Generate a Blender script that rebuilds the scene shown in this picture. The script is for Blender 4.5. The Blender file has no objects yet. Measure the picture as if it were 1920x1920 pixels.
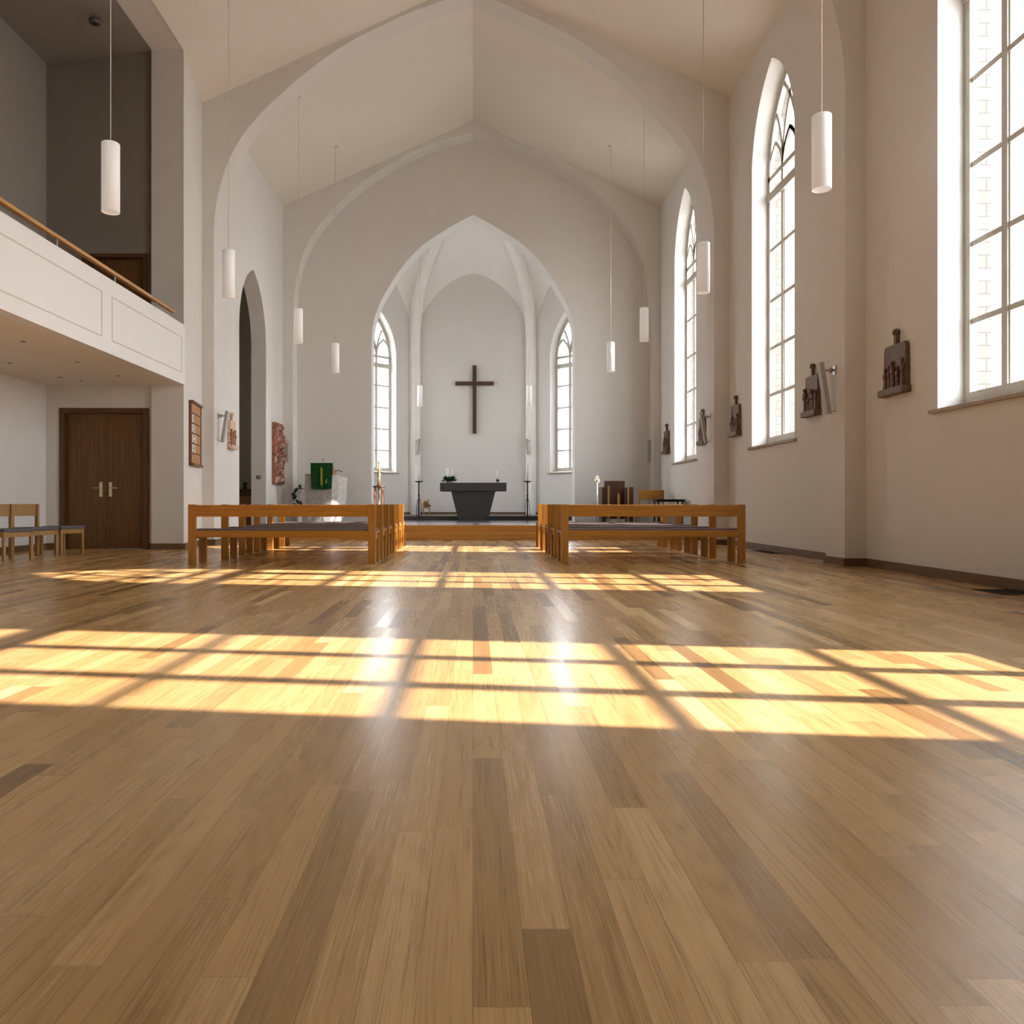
import bpy, bmesh, math, random
from mathutils import Vector, Matrix, noise
from mathutils.geometry import tessellate_polygon
from mathutils.bvhtree import BVHTree

random.seed(7)
SC = bpy.context.scene
COL = SC.collection
PI = math.pi

# ------------------------------------------------------------------ materials
def mat(name):
    m = bpy.data.materials.new(name); m.use_nodes = True
    nt = m.node_tree
    b = nt.nodes.get('Principled BSDF')
    return m, nt, b

def ramp(nt, fac, stops):
    r = nt.nodes.new('ShaderNodeValToRGB')
    els = r.color_ramp.elements
    while len(els) < len(stops): els.new(0.5)
    for e, (p, c) in zip(els, stops):
        e.position = p; e.color = (c[0], c[1], c[2], 1)
    nt.links.new(fac, r.inputs[0])
    return r.outputs[0]

def coords(nt, scale=(1, 1, 1), kind='Object'):
    t = nt.nodes.new('ShaderNodeTexCoord'); m = nt.nodes.new('ShaderNodeMapping')
    nt.links.new(t.outputs[kind], m.inputs[0]); m.inputs['Scale'].default_value = scale
    return m.outputs[0]

def nz(nt, vec, scale, detail=4, rough=0.5, dist=0.0):
    n = nt.nodes.new('ShaderNodeTexNoise')
    nt.links.new(vec, n.inputs['Vector'])
    n.inputs['Scale'].default_value = scale; n.inputs['Detail'].default_value = detail
    n.inputs['Roughness'].default_value = rough; n.inputs['Distortion'].default_value = dist
    return n.outputs[0]

def bump(nt, b, h, strength, dist=0.01):
    n = nt.nodes.new('ShaderNodeBump'); nt.links.new(h, n.inputs['Height'])
    n.inputs['Strength'].default_value = strength; n.inputs['Distance'].default_value = dist
    nt.links.new(n.outputs[0], b.inputs['Normal'])

def plain(name, c, rough=0.5, metal=0.0, var=0.08, scale=8, bmp=0.0, spec=0.5):
    m, nt, b = mat(name)
    v = nz(nt, coords(nt), scale, 5)
    lo = [x * (1 - var) for x in c]; hi = [min(1, x * (1 + var)) for x in c]
    nt.links.new(ramp(nt, v, [(0.3, lo), (0.7, hi)]), b.inputs['Base Color'])
    b.inputs['Roughness'].default_value = rough; b.inputs['Metallic'].default_value = metal
    b.inputs['Specular IOR Level'].default_value = spec
    if bmp: bump(nt, b, v, bmp)
    return m

def wood(name, c1, c2, stretch, rough=0.35, scale=9):
    """grain running along the axis whose stretch is small"""
    m, nt, b = mat(name)
    co = coords(nt, stretch)
    a = nz(nt, co, scale, 8, 0.6, 0.6)
    f = nz(nt, co, scale * 9, 3, 0.6)
    mx = nt.nodes.new('ShaderNodeMath'); mx.operation = 'MULTIPLY_ADD'
    nt.links.new(f, mx.inputs[0]); mx.inputs[1].default_value = 0.35
    nt.links.new(a, mx.inputs[2])
    nt.links.new(ramp(nt, mx.outputs[0], [(0.42, c1), (0.85, c2)]), b.inputs['Base Color'])
    b.inputs['Roughness'].default_value = rough
    bump(nt, b, f, 0.08, 0.002)
    return m

M = {}
M['plaster'] = plain('white_plaster', (0.73, 0.71, 0.675), 0.85, 0, 0.015, 3, 0.03, 0.25)
M['ceil'] = plain('ceiling_plaster', (0.78, 0.735, 0.655), 0.9, 0, 0.012, 2, 0, 0.2)
M['apse'] = plain('apse_plaster', (0.68, 0.65, 0.62), 0.88, 0, 0.012, 2, 0, 0.2)
M['fascia'] = plain('painted_gallery_front', (0.80, 0.79, 0.77), 0.6, 0, 0.01, 2)
M['vault'] = plain('vault_plaster', (0.85, 0.82, 0.79), 0.88, 0, 0.012, 2, 0, 0.2)
M['gallery'] = plain('gallery_shade_plaster', (0.27, 0.24, 0.21), 0.85, 0, 0.015, 3, 0, 0.25)  # gallery's deep shade put into the colour of white walls
M['groove'] = plain('panel_moulding', (0.62, 0.60, 0.57), 0.7, 0, 0.02, 4)
X_GRAIN = (0.22, 5, 5); Y_GRAIN = (5, 0.22, 5); Z_GRAIN = (5, 5, 0.22)
M['pew_x'] = wood('honey_oak_lengthwise', (0.29, 0.108, 0.012), (0.48, 0.21, 0.030), X_GRAIN, 0.3)
M['pew_z'] = wood('honey_oak_upright', (0.28, 0.112, 0.014), (0.46, 0.21, 0.033), Z_GRAIN, 0.3)
M['step'] = wood('orange_oak_step', (0.42, 0.17, 0.03), (0.66, 0.32, 0.08), (0.12, 4, 4), 0.28)
M['chair'] = wood('light_oak_chair', (0.26, 0.135, 0.035), (0.40, 0.22, 0.065), Z_GRAIN, 0.4)
M['door'] = wood('dark_walnut_door', (0.080, 0.034, 0.005), (0.175, 0.083, 0.018), Z_GRAIN, 0.4, 7)
M['doorframe'] = wood('dark_walnut_frame', (0.07, 0.03, 0.01), (0.12, 0.055, 0.018), Z_GRAIN, 0.4)
M['base'] = wood('brown_baseboard', (0.12, 0.065, 0.028), (0.18, 0.10, 0.045), (0.3, 0.3, 4), 0.5)
M['darkwood'] = wood('dark_brown_wood', (0.05, 0.018, 0.007), (0.10, 0.036, 0.014), Z_GRAIN, 0.4)
M['crosswood'] = wood('dark_cross_wood', (0.045, 0.020, 0.009), (0.085, 0.04, 0.018), Z_GRAIN, 0.5)
M['rail'] = wood('orange_handrail', (0.40, 0.19, 0.05), (0.60, 0.32, 0.10), (4, 0.2, 4), 0.3)
M['board'] = wood('hymn_board_wood', (0.36, 0.155, 0.042), (0.50, 0.24, 0.08), (4, 0.3, 4), 0.45)
M['boarddark'] = wood('hymn_board_edge', (0.12, 0.045, 0.013), (0.18, 0.075, 0.025), Z_GRAIN, 0.45)
M['cushion'] = plain('brown_seat_pad', (0.135, 0.095, 0.085), 0.9, 0, 0.15, 60, 0.1)
M['greypad'] = plain('grey_seat_pad', (0.115, 0.115, 0.115), 0.95, 0, 0.15, 80, 0.1)
M['basalt'] = plain('dark_basalt', (0.062, 0.058, 0.056), 0.55, 0, 0.45, 45, 0.1)
M['slate'] = plain('dark_slate_step', (0.055, 0.05, 0.047), 0.4, 0, 0.3, 12, 0.03)
M['granite'] = plain('speckled_granite', (0.40, 0.37, 0.32), 0.8, 0, 0.6, 55, 0.5)
M['granite2'] = plain('smooth_grey_stone', (0.50, 0.47, 0.43), 0.75, 0, 0.15, 12, 0.2)
M['stonesill'] = plain('brown_stone_sill', (0.40, 0.33, 0.26), 0.7, 0, 0.15, 12)
M['green'] = plain('green_cloth', (0.008, 0.115, 0.018), 0.65, 0, 0.25, 15)
M['gold'] = plain('gold_embroidery', (0.62, 0.50, 0.06), 0.5, 0.2, 0.3, 60)
M['paleweave'] = plain('pale_embroidery', (0.5, 0.7, 0.4), 0.7)
M['iron'] = plain('black_iron', (0.018, 0.016, 0.015), 0.5, 0.7)
M['wax'] = plain('ivory_wax', (0.86, 0.83, 0.74), 0.45, 0, 0.02)
M['brass'] = plain('pale_brass', (0.72, 0.64, 0.42), 0.35, 0.6, 0.05)
M['steel'] = plain('brushed_steel', (0.42, 0.41, 0.38), 0.4, 0.8, 0.1)
M['bronze'] = plain('brown_bronze', (0.145, 0.095, 0.055), 0.55, 0.3, 0.3, 25, 0.2)
M['bronzefig'] = plain('dark_bronze_figures', (0.13, 0.06, 0.04), 0.5, 0.35, 0.6, 40, 0.4)
M['terra'] = plain('terracotta_relief', (0.36, 0.13, 0.075), 0.65, 0, 0.5, 14, 0.5)
def mottled():
    m, nt, b = mat('red_and_cream_carving')
    v = nz(nt, coords(nt, (1, 1.4, 1)), 5.5, 5, 0.7, 0.8)
    nt.links.new(ramp(nt, v, [(0.40, (0.10, 0.03, 0.018)), (0.50, (0.27, 0.095, 0.055)), (0.57, (0.42, 0.24, 0.16)), (0.66, (0.60, 0.46, 0.36))]), b.inputs['Base Color'])
    b.inputs['Roughness'].default_value = 0.6
    bump(nt, b, v, 0.7, 0.03)
    return m
M['mottled'] = mottled()
M['terralight'] = plain('pale_carved_relief', (0.62, 0.44, 0.32), 0.65, 0, 0.5, 22, 0.4)
M['frame'] = plain('cream_window_frame', (0.52, 0.50, 0.44), 0.55, 0, 0.03)
M['sconce'] = plain('grey_white_enamel', (0.38, 0.37, 0.34), 0.5, 0, 0.03)
M['leaf'] = plain('dark_green_leaf', (0.018, 0.04, 0.016), 0.5, 0, 0.4, 30)
M['petal'] = plain('white_gold_petal', (0.75, 0.62, 0.42), 0.6, 0, 0.3, 40)
M['dried'] = plain('golden_dried_flower', (0.42, 0.24, 0.07), 0.7, 0, 0.4, 30)
M['orangewood'] = wood('red_brown_wood', (0.22, 0.07, 0.02), (0.36, 0.14, 0.05), Z_GRAIN, 0.4)
M['grille'] = plain('black_metal_grille', (0.02, 0.018, 0.015), 0.5, 0.5)
M['fixture'] = plain('grey_fixture', (0.13, 0.12, 0.11), 0.5, 0.3)
M['card'] = plain('white_number_card', (0.80, 0.78, 0.72), 0.7, 0, 0.02)
M['ink'] = plain('dark_numeral', (0.07, 0.035, 0.03), 0.7)
M['ground'] = plain('pale_gravel_ground', (0.42, 0.40, 0.36), 0.95, 0, 0.1, 3)
M['outer'] = plain('pale_blue_render', (0.060, 0.068, 0.080), 0.85, 0, 0.03)

def lamp_mat():
    m, nt, b = mat('frosted_white_shade')
    v = nz(nt, coords(nt), 4)
    nt.links.new(ramp(nt, v, [(0, (0.84, 0.83, 0.81)), (1, (0.88, 0.87, 0.85))]), b.inputs['Base Color'])
    b.inputs['Roughness'].default_value = 0.45
    b.inputs['Emission Color'].default_value = (1, 0.97, 0.93, 1)
    b.inputs['Emission Strength'].default_value = 0.14
    return m
M['shade'] = lamp_mat()
M['cord'] = plain('white_cord', (0.70, 0.66, 0.58), 0.5)

def glass_mat():
    m, nt, b = mat('clear_window_glass')
    nt.nodes.remove(b)
    out = nt.nodes['Material Output']
    tr = nt.nodes.new('ShaderNodeBsdfTransparent'); tr.inputs[0].default_value = (0.97, 0.98, 0.98, 1)
    gl = nt.nodes.new('ShaderNodeBsdfGlossy'); gl.inputs['Roughness'].default_value = 0.05
    lw = nt.nodes.new('ShaderNodeLayerWeight'); lw.inputs[0].default_value = 0.5
    pw = nt.nodes.new('ShaderNodeMath'); pw.operation = 'POWER'; nt.links.new(lw.outputs['Facing'], pw.inputs[0]); pw.inputs[1].default_value = 5
    fr = nt.nodes.new('ShaderNodeMath'); fr.operation = 'MULTIPLY_ADD'; nt.links.new(pw.outputs[0], fr.inputs[0]); fr.inputs[1].default_value = 0.5; fr.inputs[2].default_value = 0.03
    mx = nt.nodes.new('ShaderNodeMixShader')
    nt.links.new(fr.outputs[0], mx.inputs[0]); nt.links.new(tr.outputs[0], mx.inputs[1])
    nt.links.new(gl.outputs[0], mx.inputs[2]); nt.links.new(mx.outputs[0], out.inputs[0])
    return m
M['glass'] = glass_mat()

def brick_mat():
    m, nt, b = mat('pale_brick')
    t = nt.nodes.new('ShaderNodeTexCoord')
    sep = nt.nodes.new('ShaderNodeSeparateXYZ'); nt.links.new(t.outputs['Object'], sep.inputs[0])
    add = nt.nodes.new('ShaderNodeMath'); nt.links.new(sep.outputs[0], add.inputs[0]); nt.links.new(sep.outputs[1], add.inputs[1])
    cmb = nt.nodes.new('ShaderNodeCombineXYZ'); nt.links.new(add.outputs[0], cmb.inputs[0]); nt.links.new(sep.outputs[2], cmb.inputs[1])
    br = nt.nodes.new('ShaderNodeTexBrick'); nt.links.new(cmb.outputs[0], br.inputs['Vector'])
    br.inputs['Color1'].default_value = (0.13, 0.118, 0.10, 1); br.inputs['Color2'].default_value = (0.155, 0.142, 0.12, 1)
    br.inputs['Mortar'].default_value = (0.085, 0.078, 0.068, 1); br.inputs['Scale'].default_value = 1
    br.inputs['Brick Width'].default_value = 0.30; br.inputs['Row Height'].default_value = 0.14
    br.inputs['Mortar Size'].default_value = 0.008
    nt.links.new(br.outputs[0], b.inputs['Base Color']); b.inputs['Roughness'].default_value = 0.9
    return m
M['brick'] = brick_mat()

def floor_mat(name='oak_plank_floor', W=0.092, L=1.15):
    m, nt, b = mat(name)
    N = nt.nodes; K = nt.links
    def mth(op, a, c=None, d=None):
        n = N.new('ShaderNodeMath'); n.operation = op
        for i, v in enumerate((a, c, d)):
            if v is None: continue
            if isinstance(v, (int, float)): n.inputs[i].default_value = v
            else: K.new(v, n.inputs[i])
        return n.outputs[0]
    def wn(x, y=0.0, z=0.0):
        c = N.new('ShaderNodeCombineXYZ')
        for i, v in enumerate((x, y, z)):
            if isinstance(v, (int, float)): c.inputs[i].default_value = v
            else: K.new(v, c.inputs[i])
        n = N.new('ShaderNodeTexWhiteNoise'); n.noise_dimensions = '3D'; K.new(c.outputs[0], n.inputs[0])
        return n.outputs[0]
    t = N.new('ShaderNodeTexCoord'); s = N.new('ShaderNodeSeparateXYZ'); K.new(t.outputs['Object'], s.inputs[0])
    X, Y = s.outputs[0], s.outputs[1]
    cx = mth('DIVIDE', X, W); col = mth('FLOOR', cx); fx = mth('SUBTRACT', cx, col)
    r1 = wn(col, 3.3); r2 = wn(col, 9.1)
    ln = mth('MULTIPLY_ADD', r2, 0.7, L - 0.35)
    cy = mth('DIVIDE', mth('MULTIPLY_ADD', r1, 7.0, Y), ln)
    row = mth('FLOOR', cy); fy = mth('SUBTRACT', cy, row)
    tone = wn(col, row, 1.7); tone2 = wn(col, row, 5.2)
    # grain : cathedral figure + fine pores, shifted from board to board
    gx = mth('ADD', mth('MULTIPLY', X, 1.0), mth('MULTIPLY', tone2, 13.0))
    gy = mth('ADD', mth('MULTIPLY', Y, 0.055), mth('MULTIPLY', tone, 31.0))
    gv = N.new('ShaderNodeCombineXYZ'); K.new(gx, gv.inputs[0]); K.new(gy, gv.inputs[1]); K.new(tone, gv.inputs[2])
    fig = nz(nt, gv.outputs[0], 9, 0, 0.4, 0.35)
    rings = mth('FRACT', mth('MULTIPLY', fig, 16.0))
    rings = mth('MULTIPLY', mth('ABSOLUTE', mth('SUBTRACT', rings, 0.5)), 2.0)
    sv = N.new('ShaderNodeCombineXYZ'); K.new(gx, sv.inputs[0]); K.new(mth('ADD', mth('MULTIPLY', Y, 0.014), mth('MULTIPLY', tone, 31.0)), sv.inputs[1]); K.new(tone2, sv.inputs[2])
    fine = nz(nt, sv.outputs[0], 260, 4, 0.7, 0)
    band = nz(nt, sv.outputs[0], 38, 2, 0.5, 0)
    wgt = mth('MULTIPLY_ADD', wn(col, row, 8.8), 0.20, 0.02)
    g = mth('ADD', mth('MULTIPLY', rings, wgt), mth('MULTIPLY', fine, 0.80))
    g = mth('ADD', g, mth('MULTIPLY', band, 0.30))
    base = ramp(nt, tone, [(0.0, (0.19, 0.100, 0.030)), (0.07, (0.30, 0.170, 0.055)), (0.22, (0.43, 0.252, 0.088)),
                           (0.65, (0.49, 0.293, 0.108)), (0.9, (0.56, 0.348, 0.140)), (1.0, (0.66, 0.44, 0.195))])
    gm = ramp(nt, g, [(0.40, (0.56, 0.50, 0.42)), (0.53, (0.86, 0.84, 0.80)), (0.68, (1.02, 1.02, 1.02))])
    mx = N.new('ShaderNodeMixRGB'); mx.blend_type = 'MULTIPLY'; mx.inputs[0].default_value = 1
    K.new(base, mx.inputs[1]); K.new(gm, mx.inputs[2])
    # seams
    ex = mth('MULTIPLY', mth('MINIMUM', fx, mth('SUBTRACT', 1.0, fx)), W)
    ey = mth('MULTIPLY', mth('MINIMUM', fy, mth('SUBTRACT', 1.0, fy)), ln)
    e = mth('MINIMUM', ex, ey)
    seam = mth('LESS_THAN', e, 0.0008)
    mx2 = N.new('ShaderNodeMixRGB'); mx2.blend_type = 'MULTIPLY'
    K.new(mth('MULTIPLY', seam, 0.55), mx2.inputs[0]); K.new(mx.outputs[0], mx2.inputs[1]); mx2.inputs[2].default_value = (0.35, 0.25, 0.16, 1)
    K.new(mx2.outputs[0], b.inputs['Base Color'])
    rg = mth('MULTIPLY_ADD', fine, 0.08, 0.21)
    rg = mth('ADD', rg, mth('MULTIPLY', tone2, 0.05))
    K.new(rg, b.inputs['Roughness'])
    b.inputs['Specular IOR Level'].default_value = 0.5
    hh = mth('SUBTRACT', mth('MULTIPLY', fine, 0.5), seam)
    bump(nt, b, hh, 0.06, 0.0008)
    return m
M['floor'] = floor_mat()

def tile_mat():
    m, nt, b = mat('polished_dark_stone_floor')
    v = nz(nt, coords(nt), 6, 6)
    nt.links.new(ramp(nt, v, [(0.3, (0.085, 0.08, 0.078)), (0.7, (0.14, 0.135, 0.13))]), b.inputs['Base Color'])
    b.inputs['Roughness'].default_value = 0.22
    return m
M['tile'] = tile_mat()

# ------------------------------------------------------------------ geometry helpers
def finish(name, bm, m, parent=None, smooth=False, loc=None, rot=None):
    bmesh.ops.recalc_face_normals(bm, faces=bm.faces)
    me = bpy.data.meshes.new(name)
    bm.to_mesh(me); bm.free()
    if smooth:
        for p in me.polygons: p.use_smooth = True
    ms = m if isinstance(m, (list, tuple)) else [m]
    for x in ms: me.materials.append(x)
    o = bpy.data.objects.new(name, me); COL.objects.link(o)
    if parent: o.parent = parent
    if loc: o.location = loc
    if rot: o.rotation_euler = rot
    return o

def tag(o, label=None, cat=None, group=None, kind=None):
    if label: o['label'] = label
    if cat: o['category'] = cat
    if group: o['group'] = group
    if kind: o['kind'] = kind
    return o

def thing(name, loc, label, cat, group=None, rz=0.0, kind=None):
    o = bpy.data.objects.new(name, None); COL.objects.link(o)
    o.location = loc; o.rotation_euler = (0, 0, rz); o.empty_display_size = 0.1
    return tag(o, label, cat, group, kind)

def dup(root, loc, rz=None, label=None):
    r = root.copy(); COL.objects.link(r); r.location = loc
    if rz is not None: r.rotation_euler = (0, 0, rz)
    if label: r['label'] = label
    for ch in list(root.children):
        c = ch.copy(); COL.objects.link(c); c.parent = r
        for g in list(ch.children):
            d = g.copy(); COL.objects.link(d); d.parent = c
    return r

def merge(bm, tmp, mtx=None, mi=0):
    if mtx is not None: tmp.transform(mtx)
    vs = [bm.verts.new(v.co) for v in tmp.verts]
    tmp.verts.index_update()
    for f in tmp.faces:
        try:
            nf = bm.faces.new([vs[v.index] for v in f.verts]); nf.material_index = mi; nf.smooth = f.smooth
        except ValueError: pass
    tmp.free()

def box(bm, x0, x1, y0, y1, z0, z1, bev=0.0, mtx=None, mi=0):
    t = bmesh.new()
    bmesh.ops.create_cube(t, size=1)
    for v in t.verts:
        v.co = Vector(((x0 + x1) / 2 + v.co.x * (x1 - x0), (y0 + y1) / 2 + v.co.y * (y1 - y0), (z0 + z1) / 2 + v.co.z * (z1 - z0)))
    if bev:
        bmesh.ops.bevel(t, geom=list(t.edges), offset=bev, segments=2, affect='EDGES', profile=0.6)
    merge(bm, t, mtx, mi)

def B(*a, **k):
    bm = bmesh.new(); box(bm, *a, **k); return bm

def cyl(bm, p0, p1, r0, r1=None, seg=20, caps=True):
    p0, p1 = Vector(p0), Vector(p1); r1 = r0 if r1 is None else r1
    d = p1 - p0; q = d.to_track_quat('Z', 'Y').to_matrix()
    a = []; c = []
    for i in range(seg):
        t = 2 * PI * i / seg; w = q @ Vector((math.cos(t), math.sin(t), 0))
        a.append(bm.verts.new(p0 + w * r0)); c.append(bm.verts.new(p1 + w * r1))
    for i in range(seg):
        j = (i + 1) % seg
        f = bm.faces.new((a[i], a[j], c[j], c[i])); f.smooth = True
    if caps:
        bm.faces.new(a[::-1]); bm.faces.new(c)

def lathe(bm, prof, cx=0, cy=0, seg=20, cz=0):
    rings = []
    for r, z in prof:
        rings.append([bm.verts.new((cx + r * math.cos(2 * PI * i / seg), cy + r * math.sin(2 * PI * i / seg), cz + z)) for i in range(seg)])
    for k in range(len(rings) - 1):
        for i in range(seg):
            j = (i + 1) % seg
            f = bm.faces.new((rings[k][i], rings[k][j], rings[k + 1][j], rings[k + 1][i])); f.smooth = True
    bm.faces.new(rings[0][::-1]); bm.faces.new(rings[-1])

def ball(bm, c, r, sx=1, sy=1, sz=1, sub=2):
    t = bmesh.new(); bmesh.ops.create_icosphere(t, subdivisions=sub, radius=r)
    for f in t.faces: f.smooth = True
    merge(bm, t, Matrix.Translation(c) @ Matrix.Diagonal((sx, sy, sz, 1)))

def prism(bm, outer, holes, mp, t0, t1, mi=0):
    """polygon (a,b) with holes, extruded from t0 to t1; mp maps (a,b,t) to the world"""
    loops = [outer] + list(holes)
    flat = [p for l in loops for p in l]
    tris = tessellate_polygon([[Vector((p[0], p[1], 0)) for p in l] for l in loops])
    f0 = [bm.verts.new(mp(p[0], p[1], t0)) for p in flat]
    f1 = [bm.verts.new(mp(p[0], p[1], t1)) for p in flat]
    for t in tris:
        try:
            bm.faces.new([f0[i] for i in t]).material_index = mi
            bm.faces.new([f1[i] for i in t]).material_index = mi
        except ValueError: pass
    k = 0
    for l in loops:
        n = len(l)
        for i in range(n):
            j = (i + 1) % n
            try: bm.faces.new((f0[k + i], f0[k + j], f1[k + j], f1[k + i])).material_index = mi
            except ValueError: pass
        k += n

def ribbon(bm, pts, w, mp, t0, t1):
    """flat bar of width w following 2-D points, extruded t0..t1"""
    n = len(pts); L = []; R = []
    for i in range(n):
        a = Vector(pts[max(i - 1, 0)]); c = Vector(pts[min(i + 1, n - 1)])
        d = (c - a).normalized(); nn = Vector((-d.y, d.x)); p = Vector(pts[i])
        L.append(p + nn * w / 2); R.append(p - nn * w / 2)
    V = [[bm.verts.new(mp(q.x, q.y, t)) for q in (L[i], R[i]) for t in (t0, t1)] for i in range(n)]
    for i in range(n - 1):
        a, b = V[i], V[i + 1]
        for q in ((0, 1), (1, 3), (3, 2), (2, 0)):
            bm.faces.new((a[q[0]], a[q[1]], b[q[1]], b[q[0]]))
    for e in (V[0], V[-1]): bm.faces.new((e[0], e[1], e[3], e[2]))

def sweep(bm, pts, w, d, side):
    """rectangular section swept along 3-D pts; side = horizontal unit vector across"""
    rings = []; n = len(pts)
    for i in range(n):
        a = Vector(pts[max(i - 1, 0)]); c = Vector(pts[min(i + 1, n - 1)]); T = (c - a).normalized()
        S = Vector(side).normalized(); U = T.cross(S).normalized(); p = Vector(pts[i])
        rings.append([bm.verts.new(p + S * sx * w / 2 + U * sy * d / 2) for sx, sy in ((-1, -.55), (-.55, -1), (.55, -1), (1, -.55), (1, 1), (-1, 1))])
    for i in range(n - 1):
        for k in range(6):
            j = (k + 1) % 6
            bm.faces.new((rings[i][k], rings[i][j], rings[i + 1][j], rings[i + 1][k]))
    bm.faces.new(rings[0]); bm.faces.new(rings[-1][::-1])

def catmull(pts, n=5):
    P = [Vector(p) for p in pts]; out = []
    for i in range(len(P) - 1):
        p0 = P[i - 1] if i else P[0] * 2 - P[1]
        p1, p2 = P[i], P[i + 1]
        p3 = P[i + 2] if i + 2 < len(P) else P[-1] * 2 - P[-2]
        for k in range(n):
            t = k / n
            out.append(0.5 * ((2 * p1) + (p2 - p0) * t + (2 * p0 - 5 * p1 + 4 * p2 - p3) * t * t + (3 * p1 - p0 - 3 * p2 + p3) * t ** 3))
    out.append(P[-1])
    return [(v.x, v.y) for v in out]

def tube(bm, pts, r, seg=8):
    for i in range(len(pts) - 1): cyl(bm, pts[i], pts[i + 1], r, r, seg)

XZ = lambda a, b, t: Vector((a, t, b))
YZ = lambda a, b, t: Vector((t, a, b))
XY = lambda a, b, t: Vector((a, b, t))

# ------------------------------------------------------------------ dimensions (metres; camera at the origin, looking along +Y)
W = 5.04; EAVE = 8.82; RIDGE = 11.1
YD, YA, YB, YC = 10.26, 15.73, 21.47, 22.0
YBACK = -5.0
EYE = 0.80
def ceil_z(x): return RIDGE - (RIDGE - EAVE) / W * abs(x)

# ------------------------------------------------------------------ pointed window shapes
def pointed(half, z0, spring, apex, n=14):
    rise = apex - spring; R = (rise * rise + half * half) / (2 * half); c = R - half
    pts = [(-half, z0), (half, z0)]
    a1 = math.asin(rise / R)
    for i in range(n + 1):
        t = a1 * i / n; pts.append((-c + R * math.cos(t), spring + R * math.sin(t)))
    for i in range(n - 1, -1, -1):
        t = a1 * i / n; pts.append((c - R * math.cos(t), spring + R * math.sin(t)))
    return pts

def arc_pts(x0, direction, R, spring, half, Rout, limit, n=18):
    """arc starting at (x0,spring) leaning in 'direction', clipped at the outer arch"""
    c = x0 + direction * R; out = []
    for i in range(n + 1):
        t = limit * i / n
        x = c - direction * R * math.cos(t); z = spring + R * math.sin(t)
        co = Rout - half
        # inside the outer arch?
        if math.hypot(abs(x) + co, z - spring) > Rout - 0.01: break
        out.append((x, z))
    return out

def build_window(name, label, mp, half, sill, spring, apex, rows, heavy, thin, lanc, f0=0.29, f1=0.37):
    root = thing(name, (0, 0, 0), label, 'window', kind='structure')
    rise = apex - spring; R = (rise * rise + half * half) / (2 * half)
    gl = sill + 0.07
    bm = bmesh.new()
    outer = pointed(half + 0.01, gl, spring, apex + 0.01)
    inner = pointed(half - 0.095, gl + 0.10, spring, apex - 0.165)
    prism(bm, outer, [inner], mp, f0, f1)
    m1 = half / 3
    for s in (-1, 1):
        ribbon(bm, [(s * m1, gl), (s * m1, spring)], 0.085, mp, f0 + .01, f1 - .01)
        ribbon(bm, [(s * m1, gl), (s * m1, heavy)], 0.12, mp, f0 + .03, f1 - .03)
    for z in rows: ribbon(bm, [(-half, z), (half, z)], 0.058, mp, f0 + .02, f1 - .02)
    ribbon(bm, [(-half, heavy), (half, heavy)], 0.15, mp, f0 - .02, f1)
    ribbon(bm, [(-half, thin), (half, thin)], 0.08, mp, f0, f1 - .01)
    # small lancet heads of each light
    for cx in (-2 * m1, 0, 2 * m1):
        pts = pointed(m1, thin, thin, lanc, 8)[1:]
        ribbon(bm, pts, 0.07, mp, f0 + .01, f1 - .01)


    # the two outer lights reuse the same curve, moved sideways
    for cx in (-2 * m1, 2 * m1):
        pts = [(p[0] + cx, p[1]) for p in pointed(m1, thin, thin, lanc, 8)[1:]]
        ribbon(bm, pts, 0.07, mp, f0 + .01, f1 - .01)
    # intersecting arcs rising from the mullions
    for x0 in (-m1, m1):
        for d in (-1, 1):
            p = arc_pts(x0, d, R, spring, half, R, 1.25)
            if len(p) > 2: ribbon(bm, p, 0.075, mp, f0 + .015, f1 - .015)
    finish('window_frame', bm, M['frame'], root)
    bm = bmesh.new()
    prism(bm, pointed(half - 0.04, gl + 0.04, spring, apex - 0.06), [], mp, f0 + .037, f0 + .043)
    finish('window_pane', bm, M['glass'], root)
    # sill: sloping stone with a nosing
    bm = bmesh.new()
    prof = [(0.001, sill - 0.04), (0.001, sill + 0.002), (f0 + 0.03, sill + 0.075), (f0 + 0.03, sill - 0.04)]
    vs = []
    for a in (-half - 0.002, half + 0.002):
        vs.append([bm.verts.new(mp(a, b, t)) for t, b in prof])
    for k in range(4): bm.faces.new((vs[0][k], vs[0][(k + 1) % 4], vs[1][(k + 1) % 4], vs[1][k]))
    bm.faces.new(vs[0]); bm.faces.new(vs[1][::-1])
    prism(bm, [(-half - .09, sill - .045), (half + .09, sill - .045), (half + .09, sill - .006), (-half - .09, sill - .006)], [], mp, -0.055, -0.002)
    finish('window_sill', bm, M['stonesill'], root)
    return root

def portal(mp, half, z0, z1, sx, sy, rotz):
    L = bpy.data.lights.new('portal', 'AREA'); L.shape = 'RECTANGLE'; L.size = half * 2; L.size_y = z1 - z0
    L.cycles.is_portal = True
    o = bpy.data.objects.new('daylight_portal', L); COL.objects.link(o)
    p = mp(0, (z0 + z1) / 2, 0.50); o.location = p
    # area lights shine along -Z local; turn it to face the room
    d = (mp(0, 0, 0) - mp(0, 0, 1)); d.z = 0
    o.rotation_euler = d.to_track_quat('-Z', 'Y').to_euler()
    return o

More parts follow.
